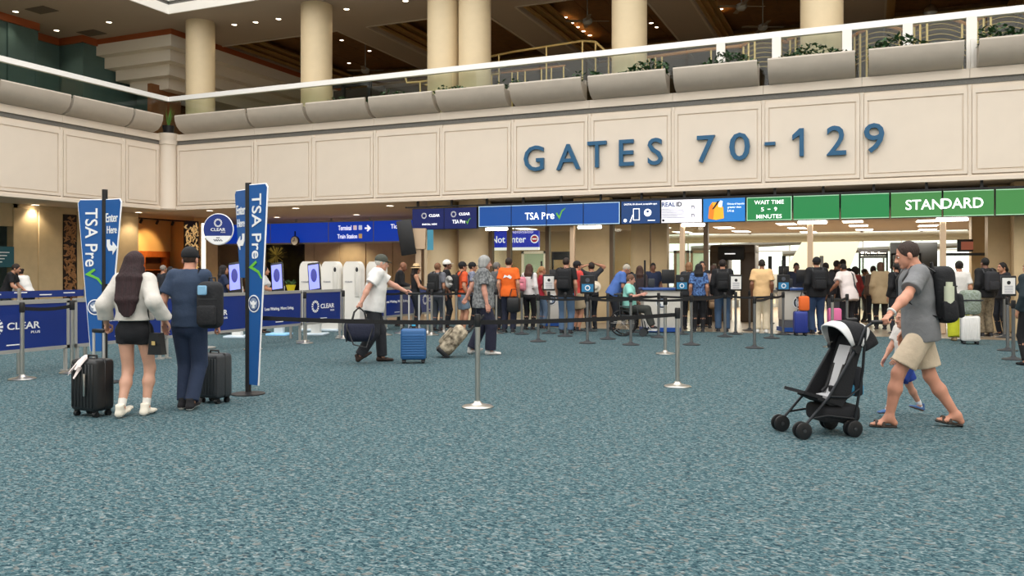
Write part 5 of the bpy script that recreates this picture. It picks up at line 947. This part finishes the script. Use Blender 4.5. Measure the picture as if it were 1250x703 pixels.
        up = Rt@vec(0, 0, 1); b.cuts = [(up, up@U(0, 0, .1))]
        link({'mini': 'shorts'}.get(kind, kind), npmesh(kind, *b.mesh(fr), [cloth(hx, bpat)]), t)
    for nm in 'lr':
        an, Rf = J[nm][2], J[nm][6]
        if socks:
            kn = J[nm][1]; u = (kn-an)/np.linalg.norm(kn-an); b = Blob(.004); b.cone(an-u*.02, an+u*.1*s, .041*s, .044*s, cut=True); link('sock', npmesh('sock', *b.mesh(.008), [cloth(socks)]), t)
        if sandals:
            b = Blob(.01); b.cone((0, -.055*s, -.078*s), (0, .07*s, -.078*s), (.043*s, .014), (.05*s, .014)).cone((0, .07*s, -.078*s), (0, .16*s, -.078*s), (.05*s, .014), (.043*s, .013)); V2, Q2 = b.mesh(.007); so = link('sandal', npmesh('sandal', V2@Rf.T+an, Q2, [mat('sandal_sole', '2a221c', .7)]), t)
            for yy, zz in ((.055, -.045), (.11, -.052)):
                mb = MB().tube([Rf@vec(.05*s*math.cos(a), yy*s, -.078*s+(.05+ (zz+.05))*s*math.sin(a)*1.15)+an for a in np.linspace(0, math.pi, 11)], .016, 8, ry=.35); obj('strap', mb, mat('sandal_strap', '3a2c22', .6), so)
        elif shoes:
            V2, Q2 = SHOEN if near else SHOEF; zc = V2[Q2].mean(1)[:, 2]; link('shoe', npmesh('shoe', (V2*s*(1.1 if near else 1.04))@Rf.T+an, Q2, [cloth(shoes[0]), mat('sole_'+shoes[1], shoes[1], .6)], (zc < -.058).astype(int)), t)
    M = np.eye(4); M[:3, :3] = rotz(rz); M[:3, 3] = pos; t['h'] = H
    return dict(o=t, J=J, U=U, Rt=Rt, rz=rz, pos=vec(*pos), lean=lean, s=s, W=lambda p: vec(*pos)+rotz(rz)@p)
def backpack(P, label, hx, w=.3, h=.46, d=.16, one=None, z=.08, patch=None, yo=0.0):
    c = P['W'](P['U'](0, 0, 0)); s = P['s']; t = thing('backpack', label, 'backpack', c, P['rz']); t.rotation_euler = Matrix((rotz(P['rz'])@P['Rt']).tolist()).to_euler(); m = mat('pack_'+hx, hx, .8, bump=.35, bscale=35); x = one or 0; y0 = -.115*s-.008+yo
    obj('sack', MB().rbox(x-w/2, x+w/2, y0-d, y0, z, z+h, .075, 4), m, t); obj('front_pocket', MB().rbox(x-w*.38, x+w*.38, y0-d-.05, y0-d+.02, z+.04, z+h*.5, .03, 2), m, t); obj('top_loop', MB().tube([(x-.04, y0-.03, z+h-.01), (x-.03, y0-.03, z+h+.04), (x+.03, y0-.03, z+h+.04), (x+.04, y0-.03, z+h-.01)], .009, 6), M_black, t); obj('zip_line', MB().box(x-w*.36, x+w*.36, y0-d-.003, y0-d+.01, z+h*.62, z+h*.64), M_base, t)
    for sx in ((-1, 1) if one is None else (1,)): q = sx*.115*s if one is None else .13*s; obj('shoulder_strap', MB().tube([(q, y0-.02, z+h-.05), (q, -.05*s, .60*s), (q, .05*s, .585*s), (q*1.08, .135*s, .47*s), (q*1.2, .135*s, .3*s), (q*1.35, .02*s, .17*s), (q*1.2, y0-.02, z+.06)], .021, 8, ry=.4), M_black, t)
    if patch: obj('patch', MB().rbox(x-.05+patch[1], x+.05+patch[1], y0-d-.062, y0-d-.045, z+h*patch[2], z+h*patch[2]+.1, .01, 1), mat('patch_'+patch[0], patch[0], .5), t)
    return t
# ---- the long haired woman with the black suitcase
away = heading(0, 1)
p = F(164, 507.5); P1 = person('woman with very long dark hair in a pale sweatshirt and black shorts', p, heading(.05, 1), 1.68, 'f', 'd0a088', ('xlong', '260c11'), top=('cfcac2', 'long', .10, .045), bottom=('mini', '121318', .004), shoes=('e6e0d0', 'efece4'), near=True, hp=.05, ll=(-.085, -.10, .10), rl=(.095, .06, .085), lpitch=-.2, la=(-.31, .03, .94), ra=(.32, .02, .99), lh=1, lth=(0, 1, 0), fat=1.05, socks='e8e4dc')
t = thing('shoulder_bag', 'small black shoulder bag at the hip of the long haired woman', 'bag', P1['W'](vec(.27, -.06, .80)), heading(.3, 1)); obj('pouch', MB().prism([(-.085, -.16), (.085, -.16), (.05, .06), (-.05, .06)], 'y', -.04, .04), M_black, t); obj('flap', MB().prism([(-.07, -.05), (.07, -.05), (.05, .062), (-.05, .062)], 'y', -.05, -.04), M_black, t); obj('clasp', MB().box(-.02, .02, -.06, -.055, -.06, -.02), M_brass, t); obj('strap', MB().tube([(-.08, 0, .05), (-.10, -.02, .3), (-.12, -.06, .55), (-.14, .02, .62)], .008, 6), M_black, t)
# ---- the capped man in navy
p = F(231, 499); P2 = person('man in navy shirt, jeans and black cap with a backpack on one shoulder', p, heading(.05, 1), 1.74, 'm', 'c89078', ('fade', '3a2a20'), '15161a', top=('2d3d55', 'short', -.03, .02), bottom=('pants', '22304a', .012), shoes=('1c1c20', 'e4e4e0'), near=True, fat=1.06, ll=(-.07, .02, .085), rl=(.06, -.08, .10), rpitch=-.15, la=(-.30, .05, .93), ra=(.27, .12, .88), rh=1, hp=.1)
backpack(P2, 'black backpack hanging on the right shoulder of the man in navy', '1a1b1f', .27, .5, .17, one=.29, z=-.04, patch=('7fb0d0', -.03, .72), yo=.07)
# ---- the old man with blue suitcase
p = F(455, 442); P3 = person('old man in loose white shirt and dark cap pushing a blue suitcase', p, heading(1, .25), 1.76, 'm', 'cf9a84', ('short', 'c8c4bc'), '4a4d44', top=('e2e0dc', 'short', -.10, .045), bottom=('pants', '24262c', .02), shoes=('3a2c26', '2a201c'), near=True, fat=1.18, lean=.16, hp=.22, ll=(-.1, .16, .085), rl=(.1, -.22, .13), rpitch=-.55, la=(-.16, .64, 1.1), ra=(.32, -.24, .93), lh=1, rh=1, lth=(0.3, .3, 1))
w_, e_ = P3['J']['r'][5], P3['J']['r'][4]; dw = P3['W'](w_+(w_-e_)/np.linalg.norm(w_-e_)*.075+vec(.03, 0, -.36)); bpy.data.objects['duffel_bag'].location = dw
# ---- the grey haired woman
p = F(590, 432.5); P4 = person('grey haired woman in a grey patterned shirt pulling the camouflage bag', p, heading(1, .1), 1.76, 'f', 'c9907c', ('bob', '9a9a98'), top=('4d5054', 'short', -.10, .04), pat='8a8c8c', bottom=('pants', '1e2034', .03), shoes=('d8d4d0', 'e4e0dc'), near=True, fat=1.25, hp=.12, ll=(-.09, -.2, .10), rl=(.09, .12, .085), lpitch=-.25, ra=(.28, .06, .80), la=(-.27, -.42, .80), lh=1)
# ---- stroller man
O = F(1020, 528.5); fwd = RT*-1+FW*-.2; fwd = fwd/np.linalg.norm(fwd); lft = np.array([-fwd[1], fwd[0], 0])
rz5 = heading(-1, .22); p5 = F(1124, 521); p5 = np.array([p5[0], p5[1], 0])
gr_ = O+fwd*-.43; d5 = gr_-p5
def loc5(wp): return rotz(-rz5)@(np.array(wp)-p5)
gl_, gr2 = loc5(O+fwd*-.30+lft*.19+np.array([0, 0, 1.02])), loc5(O+fwd*-.44-lft*.19+np.array([0, 0, 1.0]))
P5 = person('man in grey t-shirt and beige shorts walking behind the stroller', p5, rz5, 1.83, 'm', 'c98f76', ('crop', '35261f'), top=('77787a', 'short', -.10, .03), bottom=('shorts', 'cdbba2', .018), shoes=None, sandals=True, near=True, lean=.1, hp=.33, hy=-.15, ll=(-.08, .30, .09), rl=(.09, -.34, .105), rpitch=-.16, la=tuple(gl_+vec(0, -.06, .02)), ra=(.24, .1, .86), lh=1, lth=(1, 0, .3), pelv=.93)
bp5 = backpack(P5, 'large black backpack with a pale bottle worn by the man in grey', '141519', .32, .54, .2, z=.05); o = obj('bottle', MB().tube([(-.19, -.22, .2), (-.19, -.24, .4)], .045, 12).tube([(-.19, -.24, .4), (-.19, -.245, .44)], .03, 10), mat('bottle_pale', 'c8cdb4', .5), bp5); obj('side_pocket', MB().rbox(-.235, -.14, -.29, -.16, .08, .27, .03), mat('pack_141519', '141519'), bp5)
wl_, wr_ = P5['J']['l'][5], P5['J']['r'][5]; wd = P5['J']['l'][4]-wl_; wd = wd/np.linalg.norm(wd); c_ = P5['W'](wl_+wd*.03)
t = thing('wrist_watch', 'white wrist watch on the arm pushing the stroller', 'watch', c_, rz5); a_ = np.cross(wd, vec(0, 0, 1)); a_ /= np.linalg.norm(a_); b_ = np.cross(wd, a_); obj('band', MB().tube([(a_*math.cos(q)+b_*math.sin(q))*.036 for q in np.linspace(0, 6.2832, 19)], .012, 6, ry=.6), mat('watch_white', 'dcdcd8', .5), t)
# ---- the boy beyond him
p6 = F(1105, 508); P6 = person('small boy in blue shorts and striped trainers walking beyond the man', p6, heading(-1, -.25), 1.08, 'm', 'd09a82', ('short', '8a6a48'), top=('d8d2cc', 'short', -.02, .015), bottom=('shorts', '2444a0', .025), shoes=('4a6a9a', '7a5a48'), socks='e4e6ea', near=True, hp=.05, ll=(-.05, .27, .055), rl=(.06, -.24, .075), rpitch=-.3, la=(-.14, .30, .50), ra=(.12, .22, .46), age=1.35)
# ---- the queue
def q(label, px, py, H, hd, sex='m', skin='b98468', hair=('short', '2a1c16'), **k): return person(label, F(px, py), heading(*hd), H, sex, skin, hair, **k)
N = {}
q('person in a black shirt leaning at the table beside the menu board', 6, 401, 1.72, (1, .2), top=('15151a', 'short', -.05, .01), lean=.35, hp=.3, la=(-.15, .45, .95), ra=(.15, .45, .95))
q('woman in a white blouse bending over the table beside the menu board', 36, 398, 1.62, (-1, .2), 'f', hair=('bun', '2a1c16'), top=('e6e4e0', 'long', .02, .02), lean=.45, hp=.3, bottom=('pants', '141418'), la=(-.15, .5, .85), ra=(.15, .5, .85))
q('woman with dark hair in a navy top facing the first tablet kiosk', 272, 408, 1.62, (1, .5), 'f', hair=('long', '1a1214'), top=('1e2a48', 'short', -.02, .01), ra=(.15, .35, 1.05))
q('woman with dark hair in a pale tee behind the tall banner', 322, 407, 1.6, (1, .2), 'f', hair=('long', '1c1414'), top=('cfd0d2', 'short', -.02, .01), la=(-.15, .3, 1.0), ra=(.15, .3, 1.0))
q('person with grey hair browsing the lit shop shelf', 199, 392.5, 1.65, (.6, 1), hair=('short', '8a8078'), top=('2a2c34', 'short', -.05, .0)); q('woman with dark hair turning beside the shop entrance', 208, 397, 1.6, (1, -.3), 'f', hair=('long', '1a1214'), top=('20242e', 'long', -.05, .0))
q('bald man in a black shirt looking down behind the old man', 486, 398.5, 1.74, (1, .1), skin='8a5c44', hair=None, top=('17171a', 'long', -.06, .015), lean=.12, hp=.45, ra=(.15, .35, 1.05), la=(-.15, .35, 1.05))
q('woman in a straw hat and black sleeveless top', 507, 402.5, 1.63, (1, .3), 'f', 'c08a6c', ('long', '241814'), hat='straw', top=('141418', 'none', -.04, .0), ra=(.2, .3, 1.0))
N['a'] = q('person in a grey shirt with short brown hair and black backpack', 534, 404.5, 1.68, (.5, 1), hair=('short', '7a5238'), top=('6a6c74', 'short', -.05, .01), bottom=('pants', '3a4048')); backpack(N['a'], 'black backpack on the person in the grey shirt', '17181b')
q('man in a white cap and black shirt', 545, 401, 1.76, (1, .2), skin='7a5240', hat='ece8e0', top=('17171a', 'short', -.05, .01))
N['b'] = q('person in an orange red shirt, black cap and denim shorts', 564, 405, 1.7, (.9, .5), hat='16161a', top=('e05a30', 'short', -.05, .01), bottom=('shorts', '6a7c8c', .02)); backpack(N['b'], 'black backpack with a grey neck pillow on the orange red shirt', '1a1b1e', .28, .42)
c = N['b']['W'](vec(-.02, -.34, 1.22)); t = thing('neck_pillow', 'pale grey neck pillow clipped to the black backpack', 'pillow', c, heading(.9, .5)); obj('cushion', MB().tube([(.11*math.cos(a), 0, .1*math.sin(a)) for a in np.linspace(.3, 5.9, 15)], .05, 10), mat('pillow_grey', 'a8a6a2', .8), t)
q('man in a black cap and pale plaid shirt behind the orange red shirt', 576, 401, 1.7, (1, .2), hat='17171b', top=('9aa0b0', 'short', -.05, .01), pat='6a7088'); q('grey haired man in a dark grey shirt beside the orange t-shirt', 606, 404, 1.7, (.8, .4), hair=('short', '6a6864'), top=('5c5e60', 'short', -.05, .02))
N['c'] = q('man in a bright orange t-shirt seen from behind', 621, 406, 1.8, (.2, 1), skin='c89478', top=('ef6a1e', 'short', -.08, .02), bottom=('pants', '1d2236', .01)); t = thing('sling_bag', 'black bag at the hip of the man in the orange t-shirt', 'bag', N['c']['W'](vec(.16, -.2, .5)), heading(.2, 1)); obj('pouch', MB().rbox(-.16, .16, -.1, .1, 0, .36, .06, 2), M_black, t); obj('strap', MB().tube([(-.1, 0, .34), (-.06, .05, .55), (.06, .05, .55), (.1, 0, .34)], .012, 6), M_black, t)
e = N['c']; lo_ = obj('back_print', MB().prism([(-.11, .02), (-.02, .05), (.08, .0), (.11, .05), (.04, .1), (.0, .07), (-.07, .1)], 'y', -.004, .004), M_txt, e['o'], tuple(e['U'](0, -.15, .33)))
N['d'] = q('woman with brown hair in a white cardigan and black trousers', 646, 403, 1.66, (.5, 1), 'f', 'd0a088', ('long', '4a2c20'), top=('e2dedc', 'long', .0, .015), bottom=('pants', '15151a')); backpack(N['d'], 'pink backpack carried by the woman in the white cardigan', 'e08a9a', .26, .36, .12, one=-.14, z=.1)
q('woman in a red top and blue jeans beside the podium', 661, 401.5, 1.6, (1, .5), 'f', hair=('tail', 'a07850'), top=('b02838', 'short', -.04, .01), bottom=('pants', '6a809a'))
N['e'] = q('man in a black t-shirt and blue jeans with a black backpack', 691, 407.5, 1.8, (.3, 1), skin='c08a70', hair=('crop', '2a1c16'), top=('131316', 'short', -.07, .015), bottom=('pants', '4c6480', .015)); backpack(N['e'], 'large black backpack on the man in blue jeans', '15161a', .34, .5, .18)
N['f'] = q('man in a red t-shirt, black cap and khaki cargo shorts', 704, 404.5, 1.72, (.9, .4), hat='15151a', top=('d84a44', 'short', -.06, .015), bottom=('shorts', 'a8967a', .03), ra=(.2, .32, 1.1), rh=1)
t = thing('sun_hat', 'pale round sun hat carried by the man in the red t-shirt', 'hat', N['f']['W'](vec(.24, .38, 1.1)), YAW); o = link('brim', HATM, t); o.rotation_euler = (1.5, 0, 0); o.scale = (.8, .8, .8); o.material_slots[0].link = 'OBJECT'; o.material_slots[0].material = mat('hat_pale', 'dcd0bc', .8)
q('woman in a dark top with one arm raised to her head', 722, 402.5, 1.7, (-.3, 1), 'f', 'b07c60', ('short', '241814'), top=('2c2c30', 'short', -.05, .01), ra=(.12, .0, 1.66), rpole=(1, .2, 0), la=(-.14, .02, 1.62), lpole=(-1, .1, .0))
q('man in a blue shirt bending over the wheelchair', 748, 403.5, 1.74, (1, .0), skin='b07c64', hair=('fade', 'b0a898'), top=('4f72b8', 'short', -.06, .03), lean=.45, hp=.5, fat=1.2, la=(-.2, .45, .97), ra=(.2, .45, .97))
pw = np.array(wc.location); rzw = wc.rotation_euler[2]
person('seated person in a mint green shirt in the wheelchair', (pw[0], pw[1], 0), rzw, 1.64, 'm', 'c08a78', ('short', '6a4a38'), top=('8fd0c4', 'short', .0, .03), bottom=('pants', '3a3c38', .015), shoes=('26262a', 'e4e4e4'), pelv=.635, ll=(-.12, .52, .235), rl=(.12, .52, .235), la=(-.25, .12, .78), ra=(.2, .30, .95), fat=1.2, hp=.25, seated=True)
q('woman in black with dark hair behind the wheelchair', 765, 396.5, 1.68, (.2, -1), 'f', '8a5c48', ('bob', '15100f'), top=('1a1a20', 'long', -.05, .01)); q('woman with long brown hair behind the wheelchair', 781, 401, 1.62, (.5, 1), 'f', 'b98468', ('long', '3c241a'), top=('3a3034', 'long', -.05, .01)); q('officer in a navy shirt behind the plain white podium', 797, 397, 1.7, (0, -1), 'm', '7a5240', ('fade', '120e0c'), top=('1c2844', 'short', -.05, .01))
q('woman with light brown hair waiting beside the tan post', 841, 402.5, 1.7, (.3, 1), 'f', hair=('bob', '8a6444'), top=('2a2c30', 'long', -.05, .01)); N['g'] = q('woman in a dark blue floral top and black trousers', 853, 405.5, 1.66, (.2, 1), 'f', hair=('long', '120e10'), top=('1e2e5c', 'short', .0, .015), pat='5a80b8', bottom=('pants', '121216'))
q('man facing the queue beside the scanner portal', 857, 399.5, 1.74, (-.1, -1), 'm', 'b98468', ('short', '1a1412'), top=('20242c', 'long', -.05, .01)); N['h'] = q('woman with brown hair and a beige pack next to the black jacket', 871, 401.5, 1.63, (.3, 1), 'f', hair=('bob', '3a2218'), top=('a08880', 'long', -.03, .02), bottom=('pants', '141418')); backpack(N['h'], 'small beige drawstring pack hanging low', 'a88a6a', .22, .34, .1, z=-.35)
N['i'] = q('man in a black hooded jacket and blue jeans', 882, 405.5, 1.76, (.2, 1), hair=('short', '221814'), top=('121216', 'long', -.08, .04), bottom=('pants', '38506c', .015)); backpack(N['i'], 'black backpack on the man in the hooded jacket', '121316', .3, .46)
q('man in a peach t-shirt and cream trousers', 930, 406.5, 1.76, (.3, 1), skin='8a5c44', hair=('fade', '241a16'), top=('e6bd88', 'short', -.12, .03), bottom=('pants', 'd8c8ac', .02), shoes=('dcd8d0', 'ece8e0'), fat=1.1); q('officer in dark uniform behind the podium with the blue base', 972, 398.5, 1.7, (-.2, -1), skin='7a5240', hair=('fade', '120e0c'), top=('1c2438', 'short', -.05, .01))
N['j'] = q('man in a black cap, black jacket and blue jeans', 997, 408, 1.8, (.05, 1), hat='121215', top=('121317', 'long', -.08, .035), bottom=('pants', '2a4060', .015)); backpack(N['j'], 'black backpack on the man in the black cap', '16171b', .32, .48, .16)
for k, (px, py, H, hx, hr) in enumerate(((1008, 400, 1.7, '2a2a30', 'short'), (1021, 399, 1.76, '1a1a20', 'fade'), (1029, 397.5, 1.8, '15151a', 'short'), (1044, 398.5, 1.6, '8a2a2c', 'bob'), (1055, 393.5, 1.55, '38404c', 'short'), (1066, 397.5, 1.62, '6a5a50', 'tail'))):
    q('traveller in a %s top in the far queue behind the stroller' % ('dark grey', 'black', 'jet black hooded', 'dark red', 'slate blue', 'brown')[k], px, py, H, ((.3, 1), (1, .4), (.1, 1), (-.5, 1), (.6, -.4), (.1, 1))[k], 'f' if hr in ('bob', 'tail') else 'm', ('b98468', '8a5c44', '7a5240')[k % 3], (hr, '1a1210'), top=(hx, 'long', -.05, .01))
N['k'] = q('man in a white t-shirt leaning onto his case in the queue', 1037, 404.5, 1.7, (-.3, 1), skin='8a5a42', hair=('fade', '1a1210'), top=('e8dcd8', 'short', -.16, .05), bottom=('pants', '1c1c22', .015), lean=.3, hp=.3, la=(-.42, .2, .98), ra=(.2, .25, .9)); obj('sling_strap', MB().tube([N['k']['U'](.12, -.02, .62), N['k']['U'](.1, -.15, .5), N['k']['U'](.08, -.165, .2), N['k']['U'](.14, -.14, .0)], .022, 6, ry=.4), M_base, N['k']['o'])
q('person in a tan coat beside the exit sign', 1075, 402.5, 1.7, (.3, 1), 'f', hair=('bob', '5a4030'), top=('b09a78', 'long', -.25, .03), bottom=('pants', '1a1a1e')); N['l'] = q('person in black with a black backpack beyond the stroller man', 1095, 408, 1.68, (-.2, 1), 'f', hair=('tail', '1a1412'), top=('141418', 'long', -.04, .02)); backpack(N['l'], 'black backpack of the person beyond the stroller man', '101114', .3, .44)
q('woman in yellow green trousers with dark hair', 1171, 416, 1.7, (.2, 1), 'f', hair=('bun', '1a1412'), top=('dad6d0', 'short', -.04, .02), bottom=('pants', 'b8bc28', .05), shoes=('a08a6a', '8a7658'))
N['m'] = q('man in a black jacket and camouflage trousers', 1203, 411, 1.78, (-.1, 1), skin='7a5240', hair=('fade', '120e0c'), top=('141417', 'long', -.06, .025), bottom=('pants', '8a7c64', .025), bpat='5a5040'); backpack(N['m'], 'charcoal backpack on the man in camouflage trousers', '2a2a2e', .3, .46)
q('woman with dark hair looking sideways beside the beige pier', 1224, 409.5, 1.68, (-1, -.2), 'f', 'b98468', ('tail', '15100e'), top=('24242a', 'long', -.05, .01)); N['n'] = q('person in a dark teal top and black trousers near the notice stanchion', 1258, 446, 1.66, (-.3, 1), 'f', hair=('tail', '15100e'), top=('1c2a30', 'long', -.04, .02), bottom=('pants', '121215'), shoes=('121214', '1a1a1c'))
